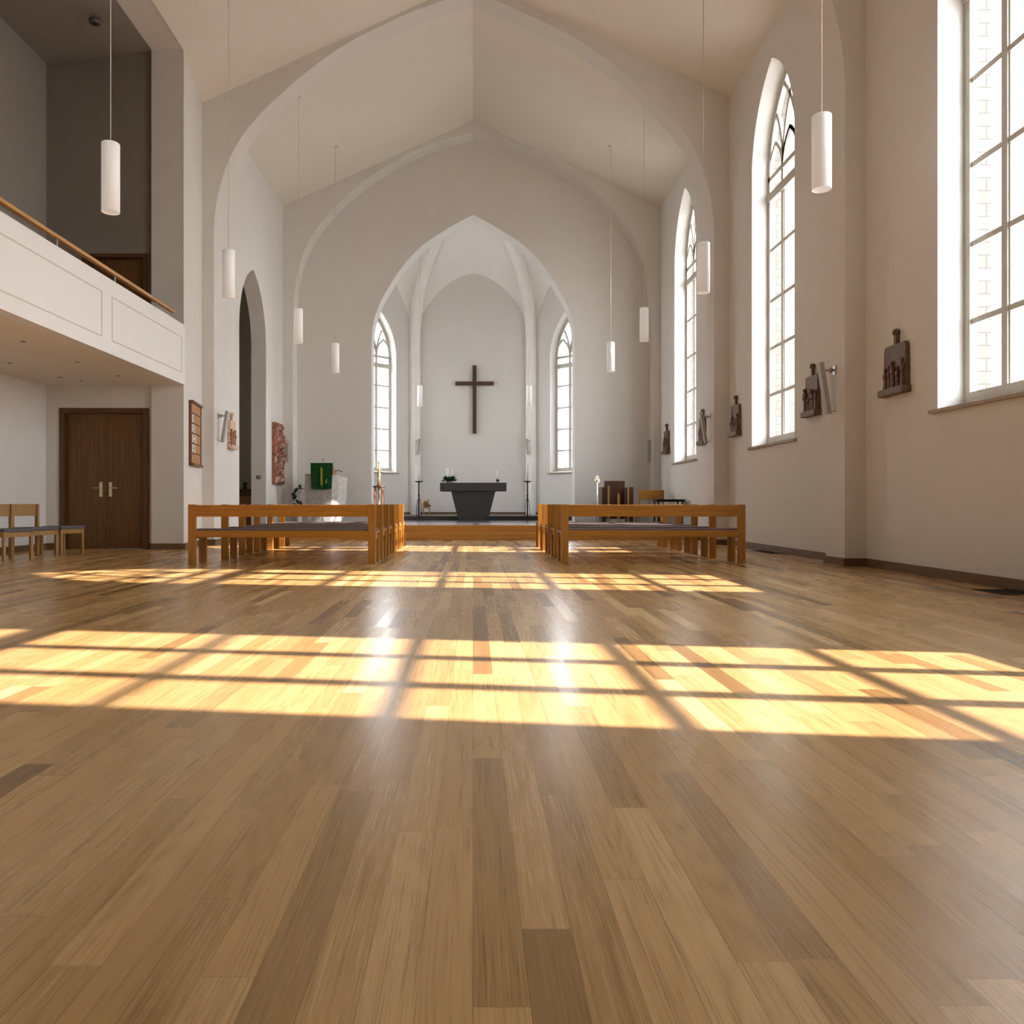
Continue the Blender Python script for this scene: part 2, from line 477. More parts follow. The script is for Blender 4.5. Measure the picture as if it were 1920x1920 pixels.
# ------------------------------------------------------------------ shell: floor and platform
bm = B(-8.2, 5.7, YBACK, 22.8, -0.25, 0.0)
tag(finish('floor', bm, M['floor']), 'honey oak strip floor running towards the altar', 'floor', kind='structure')
bm = B(-5.04, W, 17.8, 18.2, 0.0, 0.155, bev=0.006)
tag(finish('trim_6', bm, M['step']), 'lower orange oak step up to the altar platform', 'step', kind='structure')
bm = B(-5.04, W, 18.15, 18.55, 0.0, 0.312, bev=0.006)
tag(finish('trim_7', bm, M['step']), 'upper orange oak step with the platform edge', 'step', kind='structure')
bm = B(-5.04, W, 18.55, 28.3, 0.0, 0.31)
tag(finish('floor_platform', bm, M['tile']), 'polished dark stone floor of the altar platform', 'floor', kind='structure')
bm = bmesh.new()
prism(bm, [(-4.4, 24.0), (4.4, 24.0), (4.4, 25.4), (2.07, 27.8), (-2.07, 27.8), (-4.4, 25.4)], [], XY, 0.31, 0.44)
tag(finish('floor_apse', bm, M['slate']), 'dark slate step behind the altar', 'floor', kind='structure')
bm = B(-60, 120, -60, 110, -0.9, -0.6)
tag(finish('ground', bm, M['ground']), 'pale gravel ground outside the windows', 'ground', kind='structure')

# ------------------------------------------------------------------ right wall with windows
HALF, SILL, SPR, APX = 0.96, 1.83, 6.70, 8.33
WC = [19.05, 13.5, 7.72, 3.04]
holes = [[(c + a, b) for a, b in pointed(HALF, SILL, SPR, APX)] for c in WC]
outer = [(YBACK, 0), (22.3, 0), (22.3, 9.1), (YBACK, 9.1)]
bm = bmesh.new(); prism(bm, outer, holes, YZ, W, W + 0.37)
tag(finish('wall_right', bm, M['plaster']), 'white plastered right wall with tall pointed windows', 'wall', kind='structure')
bm = bmesh.new(); prism(bm, outer, holes, YZ, W + 0.375, W + 0.58)
tag(finish('wall_right_outer', bm, M['brick']), 'pale brick outer face of the right wall seen through the glass', 'wall', kind='structure')
rows = [2.76, 3.59, 4.44, 5.35]
wl = ['farthest tall pointed window in the right wall, nearest the altar', 'middle tall pointed window in the right wall',
      'nearest pointed window in the right wall, cut by the frame edge', 'pointed window in the right wall beside the camera, out of frame']
for i, c in enumerate(WC):
    mp = (lambda c: (lambda a, b, t: Vector((W + t, c + a, b))))(c)
    build_window('window_%d' % (i + 1), wl[i], mp, HALF, SILL, SPR, APX, rows, 6.29, 6.63, 7.18)
    portal(mp, 1.0, 1.8, 8.4, 0, 0, 0)

# ------------------------------------------------------------------ ceiling
bm = bmesh.new()
def slab(x0, x1, y0, y1):
    t = 0.18
    prism(bm, [(x0, ceil_z(x0)), (0, RIDGE), (x1, ceil_z(x1)), (x1, ceil_z(x1) + t), (0, RIDGE + t), (x0, ceil_z(x0) + t)], [], XZ, y0, y1)
slab(-5.1, 5.66, YBACK, 14.12)
tag(finish('ceiling', bm, M['ceil']), 'cream pitched ceiling over the nave with a central ridge', 'ceiling', kind='structure')
bm = bmesh.new(); slab(-5.66, 5.66, 14.12, 22.3)
tag(finish('ceiling_chancel', bm, M['ceil']), 'cream pitched ceiling between the two large arches and the altar wall', 'ceiling', kind='structure')

# ------------------------------------------------------------------ altar wall with the chancel arch
ofx = [0, 31, 59.5, 86, 112, 132.4, 148, 161, 171.5, 182, 188.4, 190.5]
ofh = [542, 526, 509, 492, 469, 445, 423, 401, 383, 357, 331, 300]
cur = catmull([(x / 1500 * YC, EYE + h / 1500 * YC) for x, h in zip(ofx, ofh)], 3)
right = [(x, z) for x, z in cur]                       # apex -> springing
left = [(-x, z) for x, z in cur]
hx = cur[-1][0]
outer = [(-5.9, 0), (-hx, 0)] + left[::-1] + right[1:] + [(hx, 0), (5.6, 0), (5.6, 8.75), (0, 11.25), (-5.9, 8.75)]
bm = bmesh.new(); prism(bm, outer, [], XZ, YC, YC + 0.6)
tag(finish('wall_altar', bm, M['plaster']), 'gabled wall pierced by the pointed chancel arch', 'wall', kind='structure')

# ------------------------------------------------------------------ transverse arches
def arch(name, label, curve, y0, y1, xl, xr, cx=0.0, leftcut=None, zlow=0.0, kl=1.0, kr=1.0):
    c = catmull(curve, 4)
    R_ = [(x * kr + cx * (min(1, x)), z) for x, z in c]; L_ = [(-x * kl + cx * (min(1, x)), z) for x, z in c]
    def top(x): return ceil_z(x) + 0.06
    if leftcut is None:
        pts = [(xl, zlow), (L_[-1][0], zlow)] + L_[::-1] + R_[1:] + [(R_[-1][0], zlow), (xr, zlow), (xr, top(xr)), (0, RIDGE + 0.06), (xl, top(xl))]
    else:
        LL = [p for p in L_ if p[1] > leftcut]
        pts = LL[::-1] + R_[1:] + [(R_[-1][0], zlow), (xr, zlow), (xr, top(xr)), (0, RIDGE + 0.06), (-5.08, top(-5.08)), (-5.08, LL[-1][1])]
    bm = bmesh.new(); prism(bm, pts, [], XZ, y0, y1)
    return tag(finish(name, bm, M['plaster']), label, 'arch', kind='structure')

cB = [(0, 10.79), (1.245, 10.42), (2.46, 9.78), (3.2, 9.24), (3.75, 8.72), (4.29, 8.05), (4.62, 7.35), (4.79, 6.5), (4.84, 5.5)]
arch('trim_1', 'shallow blind arch framing the altar wall', cB, YB, YC, -5.2, 5.2)
cA = [(0, 10.88), (.566, 10.68), (1.25, 10.40), (2.0, 10.04), (2.6, 9.68), (3.2, 9.22), (3.75, 8.73), (4.15, 8.31), (4.45, 7.90), (4.68, 7.42), (4.84, 6.85), (4.91, 6.25), (4.91, 5.6)]
arch('trim_2', 'large pointed plaster arch across the nave behind the pews', cA, YA, YA + 0.5, -5.5, 5.2, cx=-0.115, kl=1.014, kr=0.988)
cD = [(x * 0.975, z) for x, z in cA]
arch('trim_3', 'nearest plaster arch springing from the right wall pilaster', cD, YD, YD + 0.55, -5.5, 5.2, cx=-0.02, leftcut=8.85)

# ------------------------------------------------------------------ left side : pier, splayed wall, arched passage, gallery
bm = bmesh.new()
prism(bm, [(-5.10, 14.1), (-5.34, 15.8), (-5.95, 15.8), (-5.95, 14.5), (-5.67, 14.5), (-5.67, 14.1)], [], XY, 0, 9.0)
tag(finish('wall_left_pier', bm, M['plaster']), 'white pier at the end of the gallery', 'wall', kind='structure')
def passage(half, spring, apex, c, n=12): return [(c + a, b) for a, b in pointed(half, 0, spring, apex, n)]
pc, ph = 18.63, 1.13
p = passage(ph, 4.7, 6.25, pc)
outer = [(16.1, 0), (pc - ph, 0)] + p[2:][::-1] + [(pc + ph, 0), (22.3, 0), (22.3, 9.05), (16.1, 9.05)]
bm = bmesh.new(); prism(bm, outer, [], YZ, -5.115, -5.48)
tag(finish('wall_left', bm, M['plaster']), 'white left wall with the narrow pointed passage opening', 'wall', kind='structure')
# dim side room behind the passage
bm = bmesh.new()
box(bm, -8.2, -8.0, 14.6, 22.3, 0, 7.4); box(bm, -8.0, -5.48, 22.0, 22.3, 0, 7.4)
box(bm, -8.2, -5.48, 14.6, 22.3, 7.2, 7.4)
tag(finish('wall_side_room', bm, M['plaster']), 'dim side room walls behind the pointed passage', 'wall', kind='structure')
ps = passage(0.95, 4.6, 6.0, 19.0)
bm = bmesh.new()
prism(bm, [(16.3, 0), (18.05, 0)] + ps[2:][::-1] + [(19.95, 0), (22.0, 0), (22.0, 7.2), (16.3, 7.2)], [], YZ, -6.55, -6.75)
tag(finish('wall_side_room_arch', bm, M['plaster']), 'second pointed arch deep inside the side passage', 'wall', kind='structure')

# door wall
bm = bmesh.new()
outer = [(-8.2, 0), (-7.31, 0), (-7.31, 2.47), (-5.77, 2.47), (-5.77, 0), (-5.6, 0), (-5.6, 3.0), (-8.2, 3.0)]
prism(bm, outer, [], XZ, 14.2, 14.55)
tag(finish('wall_aisle_end', bm, M['plaster']), 'white end wall of the side aisle round the double door', 'wall', kind='structure')
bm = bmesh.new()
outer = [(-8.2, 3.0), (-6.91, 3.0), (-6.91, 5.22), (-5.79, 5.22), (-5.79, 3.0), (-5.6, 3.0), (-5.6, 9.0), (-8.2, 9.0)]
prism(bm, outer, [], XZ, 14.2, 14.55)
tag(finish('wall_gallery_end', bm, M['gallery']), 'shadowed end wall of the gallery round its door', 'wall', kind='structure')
bm = B(-7.8, -7.57, YBACK, 14.2, 0, 3.0)
tag(finish('wall_left_outer', bm, M['plaster']), 'white outer wall of the side aisle on the far left', 'wall', kind='structure')
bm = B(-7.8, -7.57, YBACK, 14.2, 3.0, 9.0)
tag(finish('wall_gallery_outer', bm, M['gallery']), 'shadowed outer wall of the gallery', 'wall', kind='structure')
bm = B(-5.67, -5.10, YBACK, 8.3, 3.1, 9.0)  # unseen wall added to keep window light out of the gallery
tag(finish('wall_left_shading', bm, M['plaster']), 'added unseen wall shading the gallery beside the camera', 'wall', kind='structure')
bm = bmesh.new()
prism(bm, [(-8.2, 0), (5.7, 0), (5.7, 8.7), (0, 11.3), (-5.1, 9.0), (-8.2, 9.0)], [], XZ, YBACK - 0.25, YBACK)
tag(finish('wall_back', bm, M['gallery']), 'rear wall behind the camera', 'wall', kind='structure')  # dark colour chosen to cut bounce light onto camera-facing surfaces
# gallery slab, front and ceiling
bm = B(-7.57, -5.25, YBACK, 14.2, 2.90, 3.10)
tag(finish('floor_gallery', bm, M['ceil']), 'gallery floor slab with smooth white underside', 'floor', kind='structure')
bm = B(-5.25, -5.08, YBACK, 14.1, 2.90, 3.95)
gf = tag(finish('wall_gallery_front', bm, M['fascia']), 'white panelled parapet along the gallery', 'wall', kind='structure')
def moulding(y0, y1, z0, z1):
    bm = bmesh.new(); w = 0.018
    for a in ((y0, y1, z0, z0 + w), (y0, y1, z1 - w, z1), (y0, y0 + w, z0 + w, z1 - w), (y1 - w, y1, z0 + w, z1 - w)):
        box(bm, -5.082, -5.074, *a)
    finish('panel_moulding', bm, M['groove'], gf)
for y0, y1 in ((11.25, 13.95), (8.15, 10.95), (5.1, 7.85), (2.0, 4.8)): moulding(y0, y1, 3.09, 3.72)
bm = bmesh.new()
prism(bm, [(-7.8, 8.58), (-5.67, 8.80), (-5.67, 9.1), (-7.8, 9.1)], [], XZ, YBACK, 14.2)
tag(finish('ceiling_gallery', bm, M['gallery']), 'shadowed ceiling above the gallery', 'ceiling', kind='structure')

bm = B(-5.67, -5.10, 8.3, 14.1, 8.81, 9.1)
tag(finish('trim_5', bm, M['plaster']), 'plaster beam over the gallery opening', 'beam', kind='structure')
# handrail on the parapet
t = thing('handrail', (-5.15, 0, 3.95), 'orange wooden handrail on short white posts along the gallery parapet', 'handrail')
bm = B(-0.04, 0.035, YBACK + .1, 13.75, 0.13, 0.175, bev=0.008); finish('rail', bm, M['rail'], t)
for y in (13.0, 11.5, 9.9, 8.3, 6.7, 5.1, 3.5):
    bm = bmesh.new(); cyl(bm, (0, y, 0), (0, y, 0.135), 0.013, seg=10); finish('rail_post', bm, M['sconce'], t)

# baseboards
def baseboard(name, label, segs):
    bm = bmesh.new()
    for s in segs: box(bm, *s, 0.0, 0.105, bev=0.004)
    tag(finish(name, bm, M['base']), label, 'baseboard', kind='structure')
r = 0.025
ai = cA[-1][0]; ar = ai * .988 - .115; al = -ai * 1.014 - .115; di = cD[-1][0] - 0.02
baseboard('baseboard_right', 'brown wooden baseboard along the right wall and its pilasters', [
    (W - r, W, YBACK, YD - r), (di - r, W, YD - r, YD), (di - r, di, YD, YD + .55), (di - r, W, YD + .55, YD + .55 + r),
    (W - r, W, YD + .55, YA - r), (ar - r, W, YA - r, YA), (ar - r, ar, YA, YA + .5), (W - r, W, YA + .5, 17.8)])
bm = bmesh.new()
for a, c in (((-5.67, 14.1), (-5.10, 14.1)), ((-5.10, 14.1), (-5.34, 15.73)), ((-5.34, YA), (al, YA)), ((al, YA), (al, YA + .5)), ((-5.115, YA + .5), (-5.115, pc - ph)), ((-5.75, 14.2), (-5.67, 14.2)), ((-7.57, 14.2), (-7.39, 14.2))):
    a, c = Vector(a), Vector(c); d = (c - a); n = Vector((d.y, -d.x)).normalized() * r
    prism(bm, [tuple(a), tuple(c), tuple(c + n), tuple(a + n)], [], XY, 0, 0.105)
box(bm, -7.57, -7.545, YBACK, 14.2, 0, 0.105)
tag(finish('baseboard_left', bm, M['base']), 'brown wooden baseboard along the left pier and wall', 'baseboard', kind='structure')

# ------------------------------------------------------------------ apse
CR = Vector((0, 24.5, 0)); Z0, ZC = 6.35, 10.35
P = [Vector((-4.47, 22.6, 0)), Vector((-4.47, 25.4, 0)), Vector((-2.07, 27.8, 0)), Vector((2.07, 27.8, 0)), Vector((4.47, 25.4, 0)), Vector((4.47, 22.6, 0))]
def ribpt(Pt, v):
    t = v * PI / 2; h = 1 - math.cos(t)
    q = Pt.lerp(CR, h); return Vector((q.x, q.y, Z0 + (ZC - Z0) * math.sin(t)))
def bul(u):
    s = abs(2 * u - 1)
    return max(0.0, 1 - s ** 1.75) ** 0.62
webs = bmesh.new()
def web(Pa, Pb, Bh, nu=28, nv=20):
    g = []
    for j in range(nv + 1):
        v = j / nv; ra, rb = ribpt(Pa, v), ribpt(Pb, v); row = []
        for i in range(nu + 1):
            u = (1 - math.cos(PI * i / nu)) / 2
            hh = 1 - math.cos(v * PI / 2); zt = Z0 + Bh + (ZC - Z0 - Bh) * hh
            q = ra.lerp(rb, u); q.z += bul(u) * max(0.0, zt - q.z); row.append(webs.verts.new(q))
        g.append(row)
    for j in range(nv):
        for i in range(nu):
            try: webs.faces.new((g[j][i], g[j][i + 1], g[j + 1][i + 1], g[j + 1][i])).smooth = True
            except ValueError: pass
for i in range(5): web(P[i], P[i + 1], 2.45)
web(P[5], P[0], 2.9)
WEB_BVH = BVHTree.FromBMesh(webs)
tag(finish('ceiling_apse', webs, M['vault'], smooth=False), 'pale ribbed vault of the apse', 'ceiling', kind='structure')
for p_ in bpy.data.objects['ceiling_apse'].data.polygons: p_.use_smooth = True
bm = bmesh.new()
prism(bm, [(-5.0, 22.6), (5.0, 22.6), (5.0, 25.7), (2.4, 28.4), (-2.4, 28.4), (-5.0, 25.7)], [], XY, 10.5, 10.7)  # deck added to stop sky light leaking past the thin vault
tag(finish('ceiling_apse_light_seal', bm, M['ceil']), 'flat deck added above the apse vault to stop light leaks', 'ceiling', kind='structure')

def facet(name, label, Pa, Pb, win=None):
    d = (Pb - Pa); Lf = d.length; d.normalize(); n = Vector((d.y, -d.x, 0))
    mid = (Pa + Pb) / 2
    if (mid + n - CR).length < (mid - n - CR).length: n = -n
    mp = lambda a, b, t: Vector((mid.x + d.x * a + n.x * t, mid.y + d.y * a + n.y * t, b))
    ov = 0.2
    out = [(-Lf / 2 - ov * .2, 0.3), (Lf / 2 + ov * .2, 0.3), (Lf / 2 + ov * .2, 10.6), (-Lf / 2 - ov * .2, 10.6)]
    h = [pointed(*win)] if win else []
    bm = bmesh.new(); prism(bm, out, h, mp, 0.0, 0.45)
    tag(finish(name, bm, M['apse']), label, 'wall', kind='structure')
    return mp
AW = (0.92, 1.87, 5.75, 7.45)
SW = (0.80, 1.87, 5.75, 7.30)  # side windows added out of sight to brighten the apse
mps1 = facet('wall_apse_side_left', 'side wall of the apse on the left with an added window out of sight', P[0], P[1], SW)
mpl = facet('wall_apse_left', 'angled left wall of the apse with a pointed window', P[1], P[2], AW)
facet('wall_apse', 'back wall of the apse behind the cross', P[2], P[3])
mpr = facet('wall_apse_right', 'angled right wall of the apse with a pointed window', P[3], P[4], AW)
mps2 = facet('wall_apse_side_right', 'side wall of the apse on the right with an added window out of sight', P[4], P[5], SW)
build_window('window_7', 'added unseen window brightening the apse from its left side wall, hidden by the chancel arch', mps1, *SW, [2.62, 3.35, 4.08, 4.82], 5.50, 5.80, 6.40)
build_window('window_8', 'added unseen window brightening the apse from its right side wall, hidden by the chancel arch', mps2, *SW, [2.62, 3.35, 4.08, 4.82], 5.50, 5.80, 6.40)
portal(mps1, .85, 1.8, 7.4, 0, 0, 0); portal(mps2, .85, 1.8, 7.4, 0, 0, 0)
arow = [2.62, 3.35, 4.08, 4.82]
build_window('window_5', 'narrow pointed window on the left of the cross', mpl, *AW, arow, 5.50, 5.80, 6.40)
build_window('window_6', 'narrow pointed window on the right of the cross', mpr, *AW, arow, 5.50, 5.80, 6.40)
portal(mpl, 1.0, 1.8, 7.5, 0, 0, 0); portal(mpr, 1.0, 1.8, 7.5, 0, 0, 0)
bm = bmesh.new()
for i in (1, 2, 3, 4):
    Pt = P[i]; dr = (CR - Pt).normalized(); side = Vector((-dr.y, dr.x, 0)); o = dr * 0.12
    pts = [Vector((Pt.x, Pt.y, z)) + o for z in (0.3, 2, 4, 5.6)]
    for k in range(0, 25):
        q = ribpt(Pt, k / 24); nrm = Vector((0, 0, 0))
        t = k / 24 * PI / 2
        pts.append(q + dr * 0.12 * math.cos(t) + Vector((0, 0, -0.12 * math.sin(t))))
    sweep(bm, pts, 0.32, 0.30, side)
tag(finish('trim_4', bm, M['vault']), 'plaster ribs and shafts rising at the corners of the apse', 'rib', kind='structure')
bm = bmesh.new()
for i in (1, 2, 3):
    a, c = P[i], P[i + 1]
    d = (c - a).normalized(); n = Vector((d.y, -d.x, 0))
    if n.dot(CR - a) < 0: n = -n
    n *= 0.025
    prism(bm, [(a.x, a.y), (c.x, c.y), (c.x + n.x, c.y + n.y), (a.x + n.x, a.y + n.y)], [], XY, 0.44, 0.52)
tag(finish('baseboard_apse', bm, M['base']), 'brown baseboard round the apse wall', 'baseboard', kind='structure')

# ------------------------------------------------------------------ doors
def handle(bm, x, s, y):
    box(bm, x - .028, x + .028, y - .012, y, -0.20, 0.06, bev=.004)
    cyl(bm, (x, y - .012, -.045), (x, y - .05, -.045), .009, seg=10)
    cyl(bm, (x, y - .05, -.045), (x + s * .13, y - .05, -.045), .008, seg=10)
d = thing('door_1', (-6.54, 14.2, 0), 'dark brown double door under the gallery', 'door', kind='structure')
bm = bmesh.new()
box(bm, -.79, -.70, -.04, .2, 0, 2.50, .006); box(bm, .70, .79, -.04, .2, 0, 2.50, .006); box(bm, -.70, .70, -.04, .2, 2.41, 2.50, .006)
box(bm, -.70, .70, .1, .22, 2.39, 2.41)
finish('door_frame', bm, M['doorframe'], d)
for s in (-1, 1):
    x0, x1 = (-.70, -.003) if s < 0 else (.003, .70)
    leaf = finish('door_leaf', B(x0, x1, .05, .10, .01, 2.41, bev=.004), M['door'], d)
    bm = bmesh.new(); handle(bm, 0, s, 0)
    finish('door_handle', bm, M['brass'], leaf, loc=(s * .085, .05, 1.13))
d = thing('door_2', (-6.35, 14.2, 3.1), 'dark brown door opening onto the gallery', 'door', kind='structure')
bm = bmesh.new()
box(bm, -.58, -.50, -.03, .2, 0, 2.14, .006); box(bm, .50, .58, -.03, .2, 0, 2.14, .006); box(bm, -.50, .50, -.03, .2, 2.07, 2.14, .006)
finish('door_frame', bm, M['doorframe'], d)
for x0, x1 in ((-.50, -.21), (-.205, .50)):
    finish('door_leaf', B(x0, x1, .06, .11, .01, 2.07, bev=.004), M['door'], d)

# ------------------------------------------------------------------ pews
def make_pew(L, label, group, h=0.795):
    t = thing('pew', (0, 0, 0), label, 'pew', group)
    pw, pd = 0.10, 0.055
    for s in (-1, 1):
        x0, x1 = (-L / 2, -L / 2 + pw) if s < 0 else (L / 2 - pw, L / 2)
        finish('back_post', B(x0, x1, 0, pd, 0, h, bev=.004), M['pew_z'], t)
        finish('leg', B(x0 + .0, x1 - .0, .42, .42 + pd, 0, .375, bev=.004), M['pew_z'], t)
        finish('side_rail', B(x0 + .02, x1 - .02, pd, .42, .33, .40, bev=.003), M['pew_z'], t)
    finish('backrest', B(-L / 2 + pw, L / 2 - pw, .005, .04, h - .165, h - .008, bev=.005), M['pew_x'], t)
    finish('seat_rail', B(-L / 2 + pw, L / 2 - pw, .0, .03, .355, .445, bev=.004), M['pew_x'], t)
    finish('front_rail', B(-L / 2, L / 2, .478, .50, .345, .44, bev=.004), M['pew_x'], t)
    finish('seat', B(-L / 2, L / 2, .056, .478, .40, .435, bev=.004), M['pew_x'], t)
    finish('seat_pad', B(-L / 2 + .01, L / 2 - .01, .058, .488, .436, .462, bev=.009), M['cushion'], t)
    return t
ords = ['first', 'second', 'third', 'fourth', 'fifth', 'sixth']
gl_ = 'pews left of the aisle'; gr_ = 'pews right of the aisle'
p1 = make_pew(2.50, 'first oak pew left of the aisle, nearest the camera, its plank back fully in view', gl_); p1.location = (-2.55, 10.66, 0)
pl = None
for k in range(1, 6):
    lab = '%s oak pew from the camera in the row left of the aisle' % ords[k]
    if k == 5: lab = 'last oak pew left of the aisle, right in front of the altar steps'
    loc = (-2.465, 10.66 + .86 * k, 0)
    if pl is None: pl = make_pew(2.33, lab, gl_); pl.location = loc
    else: dup(pl, loc, 0, lab)
p2 = make_pew(2.49, 'first oak pew right of the aisle, nearest the camera, its plank back fully in view', gr_); p2.location = (2.435, 10.8, 0)
pl = None
for k in range(1, 5):
    lab = '%s oak pew from the camera in the row right of the aisle' % ords[k]
    if k == 4: lab = 'last oak pew right of the aisle, right in front of the altar steps'
    loc = (2.385, 10.8 + .97 * k, 0)
    if pl is None: pl = make_pew(2.39, lab, gr_); pl.location = loc
    else: dup(pl, loc, 0, lab)

# ------------------------------------------------------------------ chairs under the gallery
def make_chair(label, back=True):
    t = thing('side_chair' if back else 'padded_stool', (0, 0, 0), label, 'chair' if back else 'stool')
    w = .22
    for sy in (-1, 1):
        y0 = sy * w - .018; y1 = sy * w + .018
        finish('leg', B(.17, .21, y0, y1, 0, .40, bev=.003), M['chair'], t)
        finish('leg', B(-.23, -.17, y0, y1, 0, .80 if back else .40, bev=.003), M['chair'], t)
        finish('side_rail', B(-.17, .17, y0 + .006, y1 - .006, .33, .40, bev=.003), M['chair'], t)
    finish('front_rail', B(.18, .205, -w + .018, w - .018, .33, .40, bev=.003), M['chair'], t)
    finish('seat_pad', B(-.17, .225, -w - .02, w + .02, .402, .45, bev=.015), M['greypad'], t)
    if back: finish('backrest', B(-.225, -.195, -w - .015, w + .015, .62, .80, bev=.006), M['chair'], t)
    return t
c1 = make_chair('oak chair with grey seat pad under the gallery, nearer the door, beside the backless stool'); c1.location = (-6.66, 12.15, 0); c1.rotation_euler = (0, 0, -.35)
dup(c1, (-6.66, 11.45, 0), -.35, 'oak chair with grey seat pad under the gallery, cut off by the left frame edge')
c3 = make_chair('backless oak stool with grey pad, nearest to the double door', False); c3.location = (-6.60, 12.85, 0); c3.rotation_euler = (0, 0, -.3)

# ------------------------------------------------------------------ pendant lamps
def make_pendant(label, top, ln=0.78, r=0.098):
    """origin = bottom of the shade; top = height of the ceiling above it"""
    t = thing('pendant_lamp', (0, 0, 0), label, 'lamp', 'white cylinder pendant lamps')
    bm = bmesh.new(); seg = 32
    rings = []
    for rr, z in ((r - .006, 0.012), (r - .006, 0.0), (r, 0.0), (r, ln - .008), (r - .008, ln), (0.012, ln)):
        rings.append([bm.verts.new((rr * math.cos(2 * PI * i / seg), rr * math.sin(2 * PI * i / seg), z)) for i in range(seg)])
    for k in range(len(rings) - 1):
        for i in range(seg):
            j = (i + 1) % seg; bm.faces.new((rings[k][i], rings[k][j], rings[k + 1][j], rings[k + 1][i])).smooth = (k == 2)
    bm.faces.new(rings[-1]); bm.faces.new(rings[0][::-1])
    finish('lamp_shade', bm, M['shade'], t)
    bm = bmesh.new(); cyl(bm, (0, 0, ln), (0, 0, top), 0.0055, seg=8); finish('cord', bm, M['cord'], t)
    bm = bmesh.new(); lathe(bm, [(0.055, -.02), (0.06, -.005), (0.06, .05)], seg=20, cz=top); finish('ceiling_rose', bm, M['cord'], t)
    return t
pend = [(-4.10, 9.05, 4.10, 'largest pendant on the left, hanging in front of the dark gallery'),
        (3.66, 8.40, 4.10, 'largest pendant on the right, hanging left of the nearest window'),
        (-3.93, 12.86, 4.10, 'white pendant hanging left beside the pointed passage opening'),
        (3.60, 12.5, 4.10, 'white pendant hanging on the right between the two tall windows'),
        (-3.69, 16.9, 4.20, 'white pendant on the left over the edge of the altar wall arch'),
        (3.70, 17.3, 4.32, 'white pendant on the right over the edge of the altar wall arch'),
        (-3.38, 19.64, 4.02, 'small white pendant in front of the plain altar wall, left of the chancel arch'),
        (3.38, 19.64, 4.05, 'small white pendant in front of the plain altar wall, right of the chancel arch')]
for x, y, z, lab in pend:
    o = make_pendant(lab, ceil_z(x) - z, 0.78 if y < 15 else 0.72, .098 if y < 15 else .094); o.location = (x, y, z)
for x, lab in ((-1.66, 'smallest pendant, hanging in the apse between left window and cross'), (1.75, 'smallest pendant, hanging in the apse between cross and right window')):
    hit = WEB_BVH.ray_cast(Vector((x, 25.0, 5)), Vector((0, 0, 1)))
    zt = hit[0].z if hit[0] else 9.5
    o = make_pendant(lab, zt - 3.85 - .04, 0.65, .08); o.location = (x, 25.0, 3.85)

# ------------------------------------------------------------------ wall sconces
def make_sconce(loc, rz, label, s=1.0):
    """+X local points into the room, wall plane at x=0"""
    t = thing('wall_uplight', loc, label, 'wall light', 'slim grey wall uplights', rz)
    bm = bmesh.new()
    mt = Matrix.Rotation(math.radians(9), 4, 'Y')
    box(bm, .12 * s, .18 * s, -.05 * s, .05 * s, -.36 * s, .33 * s, .006, mt)
    finish('light_housing', bm, M['sconce'], t)
    bm = bmesh.new(); box(bm, 0, .018 * s, -.035 * s, .035 * s, .14 * s, .26 * s, .003)
    finish('wall_plate', bm, M['steel'], t)
    bm = bmesh.new(); cyl(bm, (.018 * s, 0, .2 * s), (.15 * s, 0, .2 * s), .014 * s, seg=12)
    cyl(bm, (.06 * s, 0, .165 * s), (.06 * s, 0, .235 * s), .02 * s, seg=12); cyl(bm, (0, 0, -.34 * s), (.08 * s, 0, -.34 * s), .006 * s, seg=8)
    finish('bracket', bm, M['steel'], t)
    return t
make_sconce((di, YD + .27, 2.36), PI, 'grey wall uplight on the nearest right pilaster, beside a bronze station')
make_sconce((ar, YA + .25, 2.36), PI, 'grey wall uplight on the middle right pilaster, overlapping a bronze station', .92)
make_sconce((al, YA + .25, 2.38), 0, 'pale wall uplight on the left pilaster, left of the small relief', .92)
make_sconce((4.70, YB - .001, 2.25), -PI / 2, 'boxy grey wall uplight in the right corner of the altar wall', .85)
make_sconce((-4.98, YB - .001, 2.25), -PI / 2, 'boxy grey wall uplight in the left corner of the altar wall', .85)
for s, nm in ((-1, 'left'), (1, 'right')):
    Pt = Vector((s * 2.07, 27.8, 0)); dr = (CR - Pt).normalized()
    q = Pt + dr * .27
    make_sconce((q.x, q.y, 2.80), math.atan2(dr.y, dr.x), 'slim grey wall uplight on the apse rib %s of the cross' % nm, .8)

# ------------------------------------------------------------------ bronze stations of the cross
def figure(bm, x, z0, h, y, lean=0):
    """small robed figure in relief: robe, shoulders, head, arms"""
    w = h * .14
    rings = []
    prof = [(w * 1.05, 0), (w * .95, .12), (w * .8, .35), (w * .85, .58), (w * 1.05, .74), (w * .75, .81), (w * .32, .84)]
    for r_, k in prof:
        rings.append([bm.verts.new((x + lean * k * h + r_ * math.cos(2 * PI * i / 10), y + r_ * .55 * math.sin(2 * PI * i / 10), z0 + k * h)) for i in range(10)])
    for k in range(len(rings) - 1):
        for i in range(10):
            j = (i + 1) % 10; bm.faces.new((rings[k][i], rings[k][j], rings[k + 1][j], rings[k + 1][i]))
    bm.faces.new(rings[0][::-1]); bm.faces.new(rings[-1])
    ball(bm, (x + lean * h * .92, y, z0 + h * .92), h * .085, 1, 1, 1.15, 1)
    cyl(bm, (x - w + lean * h * .7, y - .005, z0 + h * .72), (x - w * .2 + lean * h * .5, y - w * .5, z0 + h * .52), w * .25, w * .18, 8)
    cyl(bm, (x + w + lean * h * .7, y - .005, z0 + h * .72), (x + w * .4 + lean * h * .5, y - w * .5, z0 + h * .50), w * .25, w * .18, 8)

